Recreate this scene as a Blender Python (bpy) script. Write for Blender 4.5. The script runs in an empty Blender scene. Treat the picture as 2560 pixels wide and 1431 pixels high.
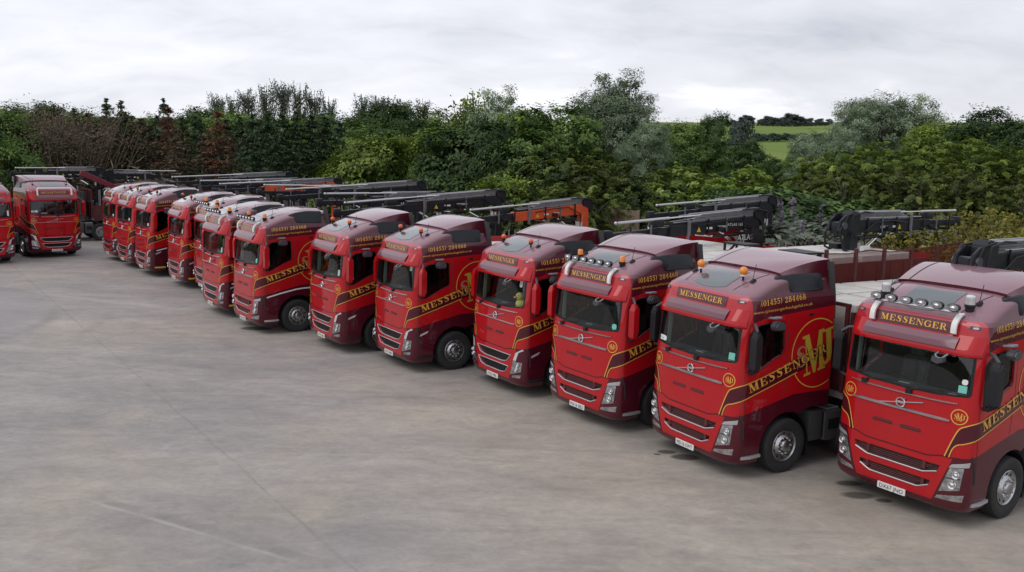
import bpy, bmesh, math, random
import numpy as np
from mathutils import Vector, Matrix
R = math.radians
C = bpy.context.scene.collection
scene = bpy.context.scene
PI = math.pi

# ------------------------------------------------------------------ camera
cam_d = bpy.data.cameras.new('camera')
cam = bpy.data.objects.new('camera', cam_d); C.objects.link(cam)
PITCH, ROLL, CAMH = 0.14872654, 0.02700143, 5.90974
fw = Vector((0, math.cos(PITCH), -math.sin(PITCH))); rt = Vector((1, 0, 0)); up = rt.cross(fw)
rt2 = rt*math.cos(ROLL) + up*math.sin(ROLL); up2 = up*math.cos(ROLL) - rt*math.sin(ROLL)
m3 = Matrix((rt2, up2, -fw)).transposed()
cam.matrix_world = Matrix.Translation((0, 0, CAMH)) @ m3.to_4x4()
cam_d.sensor_width = 36; cam_d.lens = 31.375; cam_d.clip_start = 0.1; cam_d.clip_end = 6000
scene.camera = cam

# ------------------------------------------------------------------ sky, sun, exposure
SUN_EL, SUN_AZ = R(52), R(205)          # azimuth measured so that the light comes from the left and slightly behind the camera
w = bpy.data.worlds.new('World'); scene.world = w; w.use_nodes = True
nt = w.node_tree; N = nt.nodes; L = nt.links; N.clear()
def nd(tree, typ, **kw):
    n = tree.nodes.new(typ)
    for k, v in kw.items(): setattr(n, k, v)
    return n
out = nd(nt, 'ShaderNodeOutputWorld'); bg = nd(nt, 'ShaderNodeBackground'); bg.inputs['Strength'].default_value = 0.108
sky = nd(nt, 'ShaderNodeTexSky', sky_type='NISHITA', sun_disc=False, sun_elevation=SUN_EL, sun_rotation=R(245))
tc = nd(nt, 'ShaderNodeTexCoord'); sep = nd(nt, 'ShaderNodeSeparateXYZ'); L.new(tc.outputs['Generated'], sep.inputs[0])
zz = nd(nt, 'ShaderNodeMath', operation='ADD'); L.new(sep.outputs['Z'], zz.inputs[0]); zz.inputs[1].default_value = 0.34
zm = nd(nt, 'ShaderNodeMath', operation='MAXIMUM'); L.new(zz.outputs[0], zm.inputs[0]); zm.inputs[1].default_value = 0.03
dx = nd(nt, 'ShaderNodeMath', operation='DIVIDE'); L.new(sep.outputs['X'], dx.inputs[0]); L.new(zm.outputs[0], dx.inputs[1])
dy = nd(nt, 'ShaderNodeMath', operation='DIVIDE'); L.new(sep.outputs['Y'], dy.inputs[0]); L.new(zm.outputs[0], dy.inputs[1])
cb = nd(nt, 'ShaderNodeCombineXYZ'); L.new(dx.outputs[0], cb.inputs[0]); L.new(dy.outputs[0], cb.inputs[1])
n1 = nd(nt, 'ShaderNodeTexNoise'); n1.inputs['Scale'].default_value = 2.3; n1.inputs['Detail'].default_value = 7; n1.inputs['Roughness'].default_value = 0.52; n1.inputs['Distortion'].default_value = 0.3
mp = nd(nt, 'ShaderNodeMapping'); mp.inputs['Scale'].default_value = (0.62, 1.0, 1); mp.inputs['Rotation'].default_value = (0, 0, 0.12); mp.inputs['Location'].default_value = (3.1, 1.7, 0)
L.new(cb.outputs[0], mp.inputs[0]); L.new(mp.outputs[0], n1.inputs['Vector'])
n2 = nd(nt, 'ShaderNodeTexNoise'); n2.inputs['Scale'].default_value = 7.5; n2.inputs['Detail'].default_value = 6; n2.inputs['Roughness'].default_value = 0.55; n2.inputs['Distortion'].default_value = 0.6; L.new(mp.outputs[0], n2.inputs['Vector'])
nmix = nd(nt, 'ShaderNodeMath', operation='MULTIPLY_ADD'); nmix.inputs[1].default_value = 0.34; L.new(n2.outputs['Fac'], nmix.inputs[0])
nsc = nd(nt, 'ShaderNodeMath', operation='MULTIPLY_ADD'); nsc.inputs[1].default_value = 0.80; nsc.inputs[2].default_value = -0.06; L.new(n1.outputs['Fac'], nsc.inputs[0]); L.new(nsc.outputs[0], nmix.inputs[2])
cr = nd(nt, 'ShaderNodeValToRGB')
L.new(nmix.outputs[0], cr.inputs[0])
e = cr.color_ramp.elements
e[0].position = 0.32; e[0].color = (6.4, 6.7, 7.5, 1)
e[1].position = 0.72; e[1].color = (12.0, 12.0, 12.3, 1)
x = e.new(0.46); x.color = (8.2, 8.35, 8.95, 1)
x = e.new(0.60); x.color = (9.3, 9.4, 10.1, 1)
mx = nd(nt, 'ShaderNodeMix', data_type='RGBA'); mx.inputs['Factor'].default_value = 0.93
gr = nd(nt, 'ShaderNodeMapRange'); gr.inputs['From Min'].default_value = -0.5; gr.inputs['From Max'].default_value = 0.55; gr.inputs['To Min'].default_value = 1.05; gr.inputs['To Max'].default_value = 0.83; L.new(sep.outputs['X'], gr.inputs['Value'])
gm = nd(nt, 'ShaderNodeMix', data_type='RGBA', blend_type='MULTIPLY'); gm.inputs['Factor'].default_value = 1; L.new(cr.outputs[0], gm.inputs['A']); L.new(gr.outputs[0], gm.inputs['B'])
L.new(sky.outputs[0], mx.inputs['A']); L.new(gm.outputs['Result'], mx.inputs['B']); L.new(mx.outputs['Result'], bg.inputs['Color']); L.new(bg.outputs[0], out.inputs[0])

sd = bpy.data.lights.new('sun', 'SUN'); sun = bpy.data.objects.new('sun', sd); C.objects.link(sun)
sd.energy = 1.1; sd.angle = R(40); sd.color = (1, 0.95, 0.88)
sdir = Vector((math.cos(SUN_EL)*math.sin(R(245)), math.cos(SUN_EL)*math.cos(R(245)), math.sin(SUN_EL)))
sun.rotation_euler = sdir.to_track_quat('Z', 'Y').to_euler()
scene.view_settings.view_transform = 'Standard'; scene.view_settings.look = 'None'
scene.view_settings.exposure = 0.0; scene.view_settings.gamma = 1.0; scene.view_settings.use_curve_mapping = False
scene.cycles.max_bounces = 8; scene.cycles.transparent_max_bounces = 24

# ------------------------------------------------------------------ materials
def sky_sheen(t, p, amount):
    """sky reflection painted into the colour of the faces that look up"""
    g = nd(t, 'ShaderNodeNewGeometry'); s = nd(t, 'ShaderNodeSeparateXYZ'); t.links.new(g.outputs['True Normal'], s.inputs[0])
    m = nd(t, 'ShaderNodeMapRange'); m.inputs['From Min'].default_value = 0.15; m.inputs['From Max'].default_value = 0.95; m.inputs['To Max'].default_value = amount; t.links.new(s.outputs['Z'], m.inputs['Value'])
    x = nd(t, 'ShaderNodeMix', data_type='RGBA'); x.inputs['B'].default_value = (0.50, 0.33, 0.39, 1); t.links.new(m.outputs[0], x.inputs['Factor'])  # pale lavender tint stands in for the reflected sky
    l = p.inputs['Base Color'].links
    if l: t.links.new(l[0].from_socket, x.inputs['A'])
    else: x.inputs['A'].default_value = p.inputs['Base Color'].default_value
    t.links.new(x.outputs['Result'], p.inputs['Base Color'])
def mat(name, col, rough=0.5, metal=0.0, coat=0.0, spec=0.5, bump=0.0, bscale=30.0, var=0.0, vscale=3.0, alpha=1.0, coat_r=0.06, dust_sheen=0.0):
    m = bpy.data.materials.new(name); m.use_nodes = True
    t = m.node_tree; p = t.nodes['Principled BSDF']
    p.inputs['Base Color'].default_value = (*col, 1); p.inputs['Roughness'].default_value = rough
    p.inputs['Metallic'].default_value = metal; p.inputs['Coat Weight'].default_value = coat; p.inputs['Coat IOR'].default_value = 1.45; p.inputs['Coat Roughness'].default_value = coat_r
    p.inputs['Specular IOR Level'].default_value = spec; p.inputs['Alpha'].default_value = alpha
    tcn = nd(t, 'ShaderNodeTexCoord')
    if var:
        nz = nd(t, 'ShaderNodeTexNoise'); nz.inputs['Scale'].default_value = vscale; nz.inputs['Detail'].default_value = 6
        t.links.new(tcn.outputs['Object'], nz.inputs['Vector'])
        hs = nd(t, 'ShaderNodeMix', data_type='RGBA', blend_type='MULTIPLY'); hs.inputs['Factor'].default_value = 1
        rmp = nd(t, 'ShaderNodeMapRange'); rmp.inputs['From Min'].default_value = 0.25; rmp.inputs['From Max'].default_value = 0.75
        rmp.inputs['To Min'].default_value = 1-var; rmp.inputs['To Max'].default_value = 1+var
        t.links.new(nz.outputs['Fac'], rmp.inputs['Value']); hs.inputs['A'].default_value = (*col, 1)
        t.links.new(rmp.outputs[0], hs.inputs['B']); t.links.new(hs.outputs['Result'], p.inputs['Base Color'])
    if dust_sheen:
        sky_sheen(t, p, dust_sheen)
    if bump:
        nz = nd(t, 'ShaderNodeTexNoise'); nz.inputs['Scale'].default_value = bscale; nz.inputs['Detail'].default_value = 4
        bp = nd(t, 'ShaderNodeBump'); bp.inputs['Strength'].default_value = bump; bp.inputs['Distance'].default_value = 0.02
        t.links.new(tcn.outputs['Object'], nz.inputs['Vector']); t.links.new(nz.outputs['Fac'], bp.inputs['Height']); t.links.new(bp.outputs[0], p.inputs['Normal'])
    return m
RED = (0.41, 0.004, 0.009); MAROON = (0.075, 0.004, 0.013)
M = {}
M['red'] = mat('red_paint', RED, 0.5, 0, 1.0, spec=0.1, var=0.06, vscale=1.5, coat_r=0.08)
M['maroon'] = mat('maroon_paint', MAROON, 0.5, 0, 1.0, spec=0.1, var=0.12, vscale=2, coat_r=0.09, dust_sheen=0.42)
M['gold'] = mat('gold_leaf_paint', (0.66, 0.36, 0.055), 0.4, 0.0, 0.3)
M['olive'] = mat('dull_gold_paint', (0.46, 0.33, 0.035), 0.4, 0.0, 0.3)
M['cream'] = mat('cream_paint', (0.36, 0.17, 0.09), 0.45)
M['chrome'] = mat('chrome', (0.72, 0.72, 0.74), 0.16, 1.0)
M['steel'] = mat('brushed_steel', (0.50, 0.50, 0.51), 0.32, 1.0, var=0.15, vscale=8)
M['silver'] = mat('silver_paint', (0.50, 0.50, 0.52), 0.35, 0.6)
M['white'] = mat('white_paint', (0.72, 0.72, 0.70), 0.4)
M['plastic'] = mat('black_plastic', (0.014, 0.014, 0.017), 0.5, spec=0.3, bump=0.05)
M['grille'] = mat('dark_grille_mesh', (0.035, 0.012, 0.012), 0.5)
M['rubber'] = mat('tyre_rubber', (0.022, 0.022, 0.023), 0.75, bump=0.2, bscale=60, var=0.3, vscale=6)
M['dark'] = mat('dark_interior', (0.026, 0.027, 0.029), 0.8)
M['trim_grey'] = mat('pale_interior_trim', (0.32, 0.36, 0.34), 0.7)
M['seat'] = mat('seat_cloth', (0.09, 0.09, 0.10), 0.9, var=0.3, vscale=12)
M['curtain'] = mat('cab_curtain', (0.022, 0.016, 0.018), 0.9, var=0.3, vscale=8)
M['greyplastic'] = mat('grey_plastic', (0.055, 0.058, 0.068), 0.45)
M['palegrey'] = mat('pale_grey_plastic', (0.22, 0.225, 0.24), 0.4)
M['smoke'] = mat('smoked_roof_panel', (0.010, 0.013, 0.018), 0.30, 0, 0.0, spec=0.35)
M['skylight'] = mat('tinted_skylight', (0.07, 0.085, 0.095), 0.10, 0, 0.8, spec=0.8)
M['amber'] = mat('amber_lens', (0.75, 0.22, 0.012), 0.2, 0, 0.6)
M['orange_lens'] = mat('orange_lens', (0.68, 0.10, 0.012), 0.25, 0, 0.5)
M['clear'] = mat('clear_lens', (0.62, 0.63, 0.64), 0.15, 0.3, 0.8)
M['lamp'] = mat('lamp_reflector', (0.42, 0.43, 0.45), 0.12, 0.85, 0.8, var=0.55, vscale=14, bump=0.5, bscale=18)
M['plate'] = mat('number_plate_white', (0.68, 0.68, 0.66), 0.4)
M['ink'] = mat('black_ink', (0.012, 0.012, 0.012), 0.5)
M['green'] = mat('green_sticker', (0.16, 0.50, 0.42), 0.5)
M['chassis'] = mat('chassis_black', (0.02, 0.019, 0.019), 0.6, var=0.3, vscale=5)
M['tank'] = mat('tank_grey', (0.075, 0.073, 0.075), 0.5, 0.2, var=0.15)
M['crane_black'] = mat('black_crane_paint', (0.011, 0.012, 0.016), 0.5, 0, 0.1, spec=0.3, var=0.25, vscale=4)
M['crane_orange'] = mat('orange_crane_paint', (0.60, 0.085, 0.018), 0.45, var=0.15, vscale=4)
M['crane_maroon'] = mat('maroon_crane_paint', (0.16, 0.010, 0.022), 0.4, 0, 0.3)
M['crane_grey'] = mat('grey_boom_section', (0.20, 0.20, 0.21), 0.4, 0.4, var=0.2, vscale=5)
M['yellow'] = mat('yellow_paint', (0.62, 0.40, 0.02), 0.5)
M['timber'] = mat('weathered_timber', (0.23, 0.17, 0.12), 0.8, var=0.25, vscale=4, bump=0.2)
M['bedfloor'] = mat('bed_floor_ply', (0.30, 0.28, 0.26), 0.75, var=0.2, vscale=5)
M['rust'] = mat('maroon_steel_worn', (0.085, 0.015, 0.016), 0.6, var=0.35, vscale=6)
M['duck'] = mat('yellow_plush', (0.80, 0.66, 0.22), 0.95, bump=0.4, bscale=80)
M['bill'] = mat('orange_plush', (0.60, 0.22, 0.03), 0.9)
M['pack'] = mat('block_stack_wrap', (0.52, 0.50, 0.47), 0.55, var=0.16, vscale=2.5, bump=0.25, bscale=14)
M['bark'] = mat('bark', (0.085, 0.065, 0.05), 0.9, bump=0.5, bscale=12, var=0.35, vscale=5)
M['palebark'] = mat('pale_dead_bark', (0.16, 0.125, 0.10), 0.9, bump=0.4, bscale=12, var=0.35, vscale=5)
M['mirror'] = mat('mirror_glass', (0.55, 0.57, 0.60), 0.05, 1.0)

def glass_mat(name='windscreen_glass', tint=(0.70, 0.78, 0.75), f0=0.06):
    m = bpy.data.materials.new(name); m.use_nodes = True; t = m.node_tree; t.nodes.clear(); lk = t.links.new
    o = nd(t, 'ShaderNodeOutputMaterial'); mixs = nd(t, 'ShaderNodeMixShader'); tr = nd(t, 'ShaderNodeBsdfTransparent'); gl = nd(t, 'ShaderNodeBsdfGlossy'); lw = nd(t, 'ShaderNodeLayerWeight'); lw.inputs['Blend'].default_value = 0.5
    tr.inputs['Color'].default_value = (*tint, 1); gl.inputs['Roughness'].default_value = 0.02; gl.inputs['Color'].default_value = (0.95, 0.97, 0.98, 1)
    p5 = nd(t, 'ShaderNodeMath', operation='POWER'); p5.inputs[1].default_value = 5; lk(lw.outputs['Facing'], p5.inputs[0])
    ma = nd(t, 'ShaderNodeMath', operation='MULTIPLY_ADD'); ma.inputs[1].default_value = 1-f0; ma.inputs[2].default_value = f0; lk(p5.outputs[0], ma.inputs[0])
    lk(ma.outputs[0], mixs.inputs[0]); lk(tr.outputs[0], mixs.inputs[1]); lk(gl.outputs[0], mixs.inputs[2]); lk(mixs.outputs[0], o.inputs[0])
    return m
M['glass'] = glass_mat()
M['side_glass'] = glass_mat('side_window_glass', (0.16, 0.175, 0.175), 0.02)
def net_mat():
    m = bpy.data.materials.new('debris_net'); m.use_nodes = True; t = m.node_tree; t.nodes.clear()
    o = nd(t, 'ShaderNodeOutputMaterial'); mixs = nd(t, 'ShaderNodeMixShader'); tr = nd(t, 'ShaderNodeBsdfTransparent'); df = nd(t, 'ShaderNodeBsdfDiffuse')
    df.inputs['Color'].default_value = (0.13, 0.030, 0.026, 1); mixs.inputs[0].default_value = 0.62
    t.links.new(tr.outputs[0], mixs.inputs[1]); t.links.new(df.outputs[0], mixs.inputs[2]); t.links.new(mixs.outputs[0], o.inputs[0])
    return m
M['net'] = net_mat()

def paint_mat():
    """cab paint: red body, maroon roof flanks, roof, sill band and bumper corners, laid out in the lorry's own metres"""
    m = bpy.data.materials.new('cab_two_tone_paint'); m.use_nodes = True; t = m.node_tree; p = t.nodes['Principled BSDF']
    p.inputs['Roughness'].default_value = 0.5; p.inputs['Specular IOR Level'].default_value = 0.1; p.inputs['Coat Weight'].default_value = 1.0; p.inputs['Coat IOR'].default_value = 1.45; p.inputs['Coat Roughness'].default_value = 0.08
    tcn = nd(t, 'ShaderNodeTexCoord'); s = nd(t, 'ShaderNodeSeparateXYZ'); t.links.new(tcn.outputs['Object'], s.inputs[0])
    X, Y, Z = s.outputs
    def mt(op, a, b=None):
        n = nd(t, 'ShaderNodeMath', operation=op)
        for i, v in enumerate((a, b)):
            if v is None: continue
            if isinstance(v, (int, float)): n.inputs[i].default_value = v
            else: t.links.new(v, n.inputs[i])
        return n.outputs[0]
    ay = mt('ABSOLUTE', Y)
    upl = mt('MINIMUM', mt('ADD', mt('MULTIPLY', X, -0.25), 2.8725), mt('ADD', mt('MULTIPLY', X, -0.07), 3.0))
    fascia = mt('MULTIPLY', mt('GREATER_THAN', X, -0.36), mt('LESS_THAN', Z, 3.435))
    upm = mt('MULTIPLY', mt('GREATER_THAN', Z, upl), mt('SUBTRACT', 1, fascia))
    low = mt('MINIMUM', mt('ADD', mt('MULTIPLY', X, -0.21), 1.215), 1.53)
    centre = mt('MULTIPLY', mt('LESS_THAN', ay, mt('ADD', mt('MULTIPLY', Z, 0.355), 0.555)), mt('MULTIPLY', mt('GREATER_THAN', Z, 0.43), mt('GREATER_THAN', X, -0.30)))
    lowm = mt('MULTIPLY', mt('LESS_THAN', Z, low), mt('SUBTRACT', 1, centre))
    mask = mt('MAXIMUM', upm, lowm)
    mixc = nd(t, 'ShaderNodeMix', data_type='RGBA'); t.links.new(mask, mixc.inputs['Factor'])
    mixc.inputs['A'].default_value = (*RED, 1); mixc.inputs['B'].default_value = (*MAROON, 1)
    nz = nd(t, 'ShaderNodeTexNoise'); nz.inputs['Scale'].default_value = 1.7; nz.inputs['Detail'].default_value = 5
    oi = nd(t, 'ShaderNodeObjectInfo'); av = nd(t, 'ShaderNodeVectorMath', operation='ADD'); t.links.new(tcn.outputs['Object'], av.inputs[0]); t.links.new(oi.outputs['Location'], av.inputs[1]); t.links.new(av.outputs[0], nz.inputs['Vector'])
    dust_sheen = nd(t, 'ShaderNodeMix', data_type='RGBA'); dust_sheen.inputs['B'].default_value = (0.20, 0.13, 0.10, 1)
    mr = nd(t, 'ShaderNodeMapRange'); mr.inputs['From Min'].default_value = 0.45; mr.inputs['From Max'].default_value = 0.8; mr.inputs['To Max'].default_value = 0.05
    t.links.new(nz.outputs['Fac'], mr.inputs['Value']); t.links.new(mr.outputs[0], dust_sheen.inputs['Factor']); t.links.new(mixc.outputs['Result'], dust_sheen.inputs['A'])
    t.links.new(dust_sheen.outputs['Result'], p.inputs['Base Color']); sky_sheen(t, p, 0.42)
    mr2 = nd(t, 'ShaderNodeMapRange'); mr2.inputs['To Min'].default_value = 0.02; mr2.inputs['To Max'].default_value = 0.07
    t.links.new(nz.outputs['Fac'], mr2.inputs['Value']); t.links.new(mr2.outputs[0], p.inputs['Coat Roughness'])
    return m
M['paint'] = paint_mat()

# ------------------------------------------------------------------ mesh helper
class MB:
    def __init__(s): s.v = []; s.f = []; s.mi = []; s.mats = []
    def m(s, key):
        if key not in s.mats: s.mats.append(key)
        return s.mats.index(key)
    def add(s, vs, fs, key):
        o = len(s.v); s.v += [tuple(v) for v in vs]; i = s.m(key)
        for f in fs: s.f.append(tuple(a+o for a in f)); s.mi.append(i)
    def box(s, x0, x1, y0, y1, z0, z1, key, bev=0.0):
        if bev:
            b = bmesh.new(); bmesh.ops.create_cube(b, size=1)
            for v in b.verts: v.co = Vector(((x0+x1)/2+v.co.x*(x1-x0), (y0+y1)/2+v.co.y*(y1-y0), (z0+z1)/2+v.co.z*(z1-z0)))
            bmesh.ops.bevel(b, geom=b.edges[:], offset=bev, segments=2, affect='EDGES', profile=0.6)
            s.bm(b, key); return
        s.add([(x0,y0,z0),(x1,y0,z0),(x1,y1,z0),(x0,y1,z0),(x0,y0,z1),(x1,y0,z1),(x1,y1,z1),(x0,y1,z1)],
              [(0,3,2,1),(4,5,6,7),(0,1,5,4),(1,2,6,5),(2,3,7,6),(3,0,4,7)], key)
    def bm(s, b, key):
        b.verts.index_update(); s.add([v.co[:] for v in b.verts], [[v.index for v in f.verts] for f in b.faces], key); b.free()
    def beam(s, p, q, w, h, key, w2=None, h2=None, bev=0.0):
        """box beam from p to q, width w across, height h"""
        p, q = Vector(p), Vector(q); d = (q-p).normalized(); a = d.cross(Vector((0,0,1)))
        if a.length < 1e-4: a = Vector((0,1,0))
        a.normalize(); u = a.cross(d); w2 = w2 or w; h2 = h2 or h; vs = []
        for c, ww, hh in ((p,w,h),(q,w2,h2)):
            for sx, sz in ((-1,-1),(1,-1),(1,1),(-1,1)): vs.append(c+a*sx*ww/2+u*sz*hh/2)
        fs = [(0,1,2,3),(7,6,5,4),(0,4,5,1),(1,5,6,2),(2,6,7,3),(3,7,4,0)]
        if bev:
            b = bmesh.new(); bv = [b.verts.new(v) for v in vs]
            for f in fs: b.faces.new([bv[i] for i in f])
            bmesh.ops.bevel(b, geom=b.edges[:], offset=bev, segments=1, affect='EDGES'); s.bm(b, key)
        else: s.add(vs, fs, key)
    def tube(s, pts, r, key, n=8, caps=True):
        pts = [Vector(p) for p in pts]; rs = r if isinstance(r, (list, tuple)) else [r]*len(pts); vs = []; fs = []
        u = None
        for i, p in enumerate(pts):
            d = (pts[min(i+1,len(pts)-1)]-pts[max(i-1,0)]).normalized()
            if u is None: u = Vector((0,0,1)) if abs(d.z) < 0.9 else Vector((1,0,0))
            u = (u-d*u.dot(d)).normalized(); a = d.cross(u)
            for k in range(n):
                t = 2*PI*k/n; vs.append(p+(a*math.cos(t)+u*math.sin(t))*rs[i])
        for i in range(len(pts)-1):
            for k in range(n): fs.append((i*n+k, i*n+(k+1)%n, (i+1)*n+(k+1)%n, (i+1)*n+k))
        if caps: fs.append(tuple(range(n-1,-1,-1))); fs.append(tuple((len(pts)-1)*n+k for k in range(n)))
        s.add(vs, fs, key)
    def lathe(s, prof, c, key, axis='y', n=32):
        """prof: list of (a, r) along the axis through c"""
        vs = []; fs = []
        for a, r in prof:
            for k in range(n):
                t = 2*PI*k/n; ct, st = r*math.cos(t), r*math.sin(t)
                vs.append({'y': (c[0]+ct, c[1]+a, c[2]+st), 'z': (c[0]+ct, c[1]+st, c[2]+a), 'x': (c[0]+a, c[1]+ct, c[2]+st)}[axis])
        for i in range(len(prof)-1):
            for k in range(n): fs.append((i*n+k, i*n+(k+1)%n, (i+1)*n+(k+1)%n, (i+1)*n+k))
        s.add(vs, fs, key)
    def prism(s, poly, a, b, key, plane='xz', bev=0.0):
        """poly in the given plane extruded from a to b along the remaining axis"""
        def P(p, t): return {'xz': (p[0], t, p[1]), 'yz': (t, p[0], p[1]), 'xy': (p[0], p[1], t)}[plane]
        n = len(poly); vs = [P(p, a) for p in poly]+[P(p, b) for p in poly]
        fs = [tuple(range(n)), tuple(range(2*n-1, n-1, -1))]+[(i, i+n, (i+1)%n+n, (i+1)%n) for i in range(n)]
        if bev:
            bb = bmesh.new(); bv = [bb.verts.new(v) for v in vs]
            for f in fs: bb.faces.new([bv[i] for i in f])
            bmesh.ops.bevel(bb, geom=bb.edges[:], offset=bev, segments=2, affect='EDGES'); s.bm(bb, key)
        else: s.add(vs, fs, key)
    def ball(s, c, rx, ry, rz, key, seg=14, rings=9):
        vs = []; fs = []
        for i in range(rings+1):
            ph = -PI/2+PI*i/rings
            for k in range(seg):
                t = 2*PI*k/seg; vs.append((c[0]+rx*math.cos(ph)*math.cos(t), c[1]+ry*math.cos(ph)*math.sin(t), c[2]+rz*math.sin(ph)))
        for i in range(rings):
            for k in range(seg): fs.append((i*seg+k, i*seg+(k+1)%seg, (i+1)*seg+(k+1)%seg, (i+1)*seg+k))
        s.add(vs, fs, key)
    def mesh(s, name, smooth=35):
        me = bpy.data.meshes.new(name); me.from_pydata(s.v, [], s.f)
        for k in s.mats: me.materials.append(M[k])
        me.polygons.foreach_set('material_index', s.mi)
        b = bmesh.new(); b.from_mesh(me); bmesh.ops.recalc_face_normals(b, faces=b.faces[:]); b.to_mesh(me); b.free()
        if smooth:
            me.polygons.foreach_set('use_smooth', [True]*len(me.polygons)); me.set_sharp_from_angle(angle=R(smooth))
        me.update(); return me

CACHE = {}
def ob(name, me, parent=None, **props):
    o = bpy.data.objects.new(name, me); C.objects.link(o)
    if parent is not None: o.parent = parent
    for k, v in props.items(): o[k] = v
    return o
def part(name, parent, key, fn, smooth=35, **props):
    """one mesh object; the mesh is built once per key and shared"""
    if key not in CACHE:
        b = MB(); fn(b); CACHE[key] = b.mesh(name, smooth)
    return ob(name, CACHE[key], parent, **props)
def empty(name, loc, rz=0.0, label=None, cat=None, group=None):
    o = bpy.data.objects.new(name, None); C.objects.link(o); o.location = loc; o.rotation_euler = (0, 0, rz); o.empty_display_size = 0.3
    if label: o['label'] = label
    if cat: o['category'] = cat
    if group: o['group'] = group
    return o

# ------------------------------------------------------------------ cab surface (lorry axes: x forward, y to its left, z up, origin on the ground under the bumper)
ZT = [ # z, front x, half width, corner depth, exponent
 (0.28,-0.12,1.16,.50,5), (0.33,-0.05,1.21,.48,5), (0.42,-0.01,1.235,.45,5), (0.60,0.0,1.25,.45,5), (0.95,0.0,1.25,.45,5), (1.20,-.015,1.25,.45,5),
 (1.70,-.03,1.25,.45,5), (2.20,-.06,1.245,.45,5), (2.90,-.13,1.235,.47,5), (3.20,-.17,1.225,.5,5), (3.36,-.205,1.205,.5,5), (3.43,-.25,1.185,.52,4.6),
 (3.50,-.345,1.165,.58,4), (3.58,-.49,1.145,.66,3.6), (3.66,-.66,1.125,.74,3.3), (3.73,-.83,1.10,.82,3.1), (3.79,-1.02,1.07,.9,3), (3.83,-1.22,1.02,.95,2.8), (3.85,-1.5,.9,.8,2.6)]
_z = np.array([r[0] for r in ZT])
def prm(z): return [float(np.interp(z, _z, [r[i] for r in ZT])) for i in (1, 2, 3, 4)]
def front_x(y, z):
    xf, hw, a, n = prm(z); t = min(abs(y)/hw, 0.9999)
    return xf-a+a*(1-t**n)**(1/n)
def side_y(x, z):
    xf, hw, a, n = prm(z); xc = xf-a
    if x <= xc: return hw
    t = min((x-xc)/a, 0.9999); return hw*(1-t**n)**(1/n)
XR = -2.47
def section(z, inset=0.0, xr=XR, m=26):
    """closed outline, from the rear left, forward along the left flank, across the front, back along the right"""
    xf, hw, a, n = prm(z); hw -= inset; xf -= inset; xc = xf-a; half = []
    for k in range(7): half.append((xr+(xc-xr)*k/7, hw))
    for k in range(m+1):
        t = PI/2*k/m; c, s_ = max(0.0, math.cos(t)), math.sin(t)          # t 0 at the flank, 90 deg at the nose
        half.append((xc+a*s_**(2/n), hw*c**(2/n)))
    return half+[(x, -y) for x, y in half[-2::-1]]
def loft(zs, inset=0.0, xr=XR):
    b = bmesh.new(); rows = []
    for z in zs: rows.append([b.verts.new((x, y, z)) for x, y in section(z, inset, xr)])
    n = len(rows[0])
    for r0, r1 in zip(rows, rows[1:]):
        for k in range(n): b.faces.new((r0[k], r0[(k+1) % n], r1[(k+1) % n], r1[k]))
    b.faces.new(rows[0][::-1]); b.faces.new(rows[-1])
    bmesh.ops.recalc_face_normals(b, faces=b.faces[:])
    return b
def tmp(b, name='tmp'):
    me = bpy.data.meshes.new(name); b.to_mesh(me); b.free(); o = bpy.data.objects.new(name, me); C.objects.link(o); return o
def cut(o, cutters):
    for c in cutters:
        md = o.modifiers.new('cut', 'BOOLEAN'); md.operation = 'DIFFERENCE'; md.object = c; md.solver = 'EXACT'
    dg = bpy.context.evaluated_depsgraph_get(); dg.update()
    me = bpy.data.meshes.new_from_object(o.evaluated_get(dg))
    for x in [o]+cutters:
        mm = x.data; bpy.data.objects.remove(x); bpy.data.meshes.remove(mm)
    return me
def rounded(poly, r, seg=4):
    out = []; n = len(poly)
    for i in range(n):
        p, a, b = Vector(poly[i]), Vector(poly[i-1]), Vector(poly[(i+1) % n])
        da, db = (a-p), (b-p); rr = min(r, da.length*.45, db.length*.45); p0 = p+da.normalized()*rr; p1 = p+db.normalized()*rr
        for k in range(seg+1):
            t = k/seg; q = p0*(1-t)**2+p*2*t*(1-t)+p1*t*t; out.append((q.x, q.y))
    return out
WS = rounded([(-1.13, 2.23), (-0.6, 2.175), (0, 2.16), (0.6, 2.175), (1.13, 2.23), (1.115, 2.97), (-1.115, 2.97)], 0.06)
DW = rounded([(-0.29, 2.10), (-0.30, 2.78), (-0.52, 2.93), (-1.16, 2.97), (-1.18, 2.35), (-0.92, 2.25), (-0.42, 2.00)], 0.07)
def prism_bm(poly, a, b_, plane):
    q = MB(); q.prism(poly, a, b_, 'dark', plane); b = bmesh.new()
    vs = [b.verts.new(v) for v in q.v]
    for f in q.f: b.faces.new([vs[i] for i in f])
    bmesh.ops.recalc_face_normals(b, faces=b.faces[:]); return b
GR_OLD = [[(-.80, 1.035), (.80, 1.035), (.76, .93), (.52, .855), (-.52, .855), (-.76, .93)], [(-.66, .74), (.66, .74), (.64, .66), (.45, .575), (-.45, .575), (-.64, .66)]]
GR_NEW = [[(-.78, 1.03), (.78, 1.03), (.62, .865), (.42, .83), (-.42, .83), (-.62, .865)], [(-.70, .74), (.70, .74), (.56, .58), (.36, .545), (-.36, .545), (-.56, .58)]]
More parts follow.
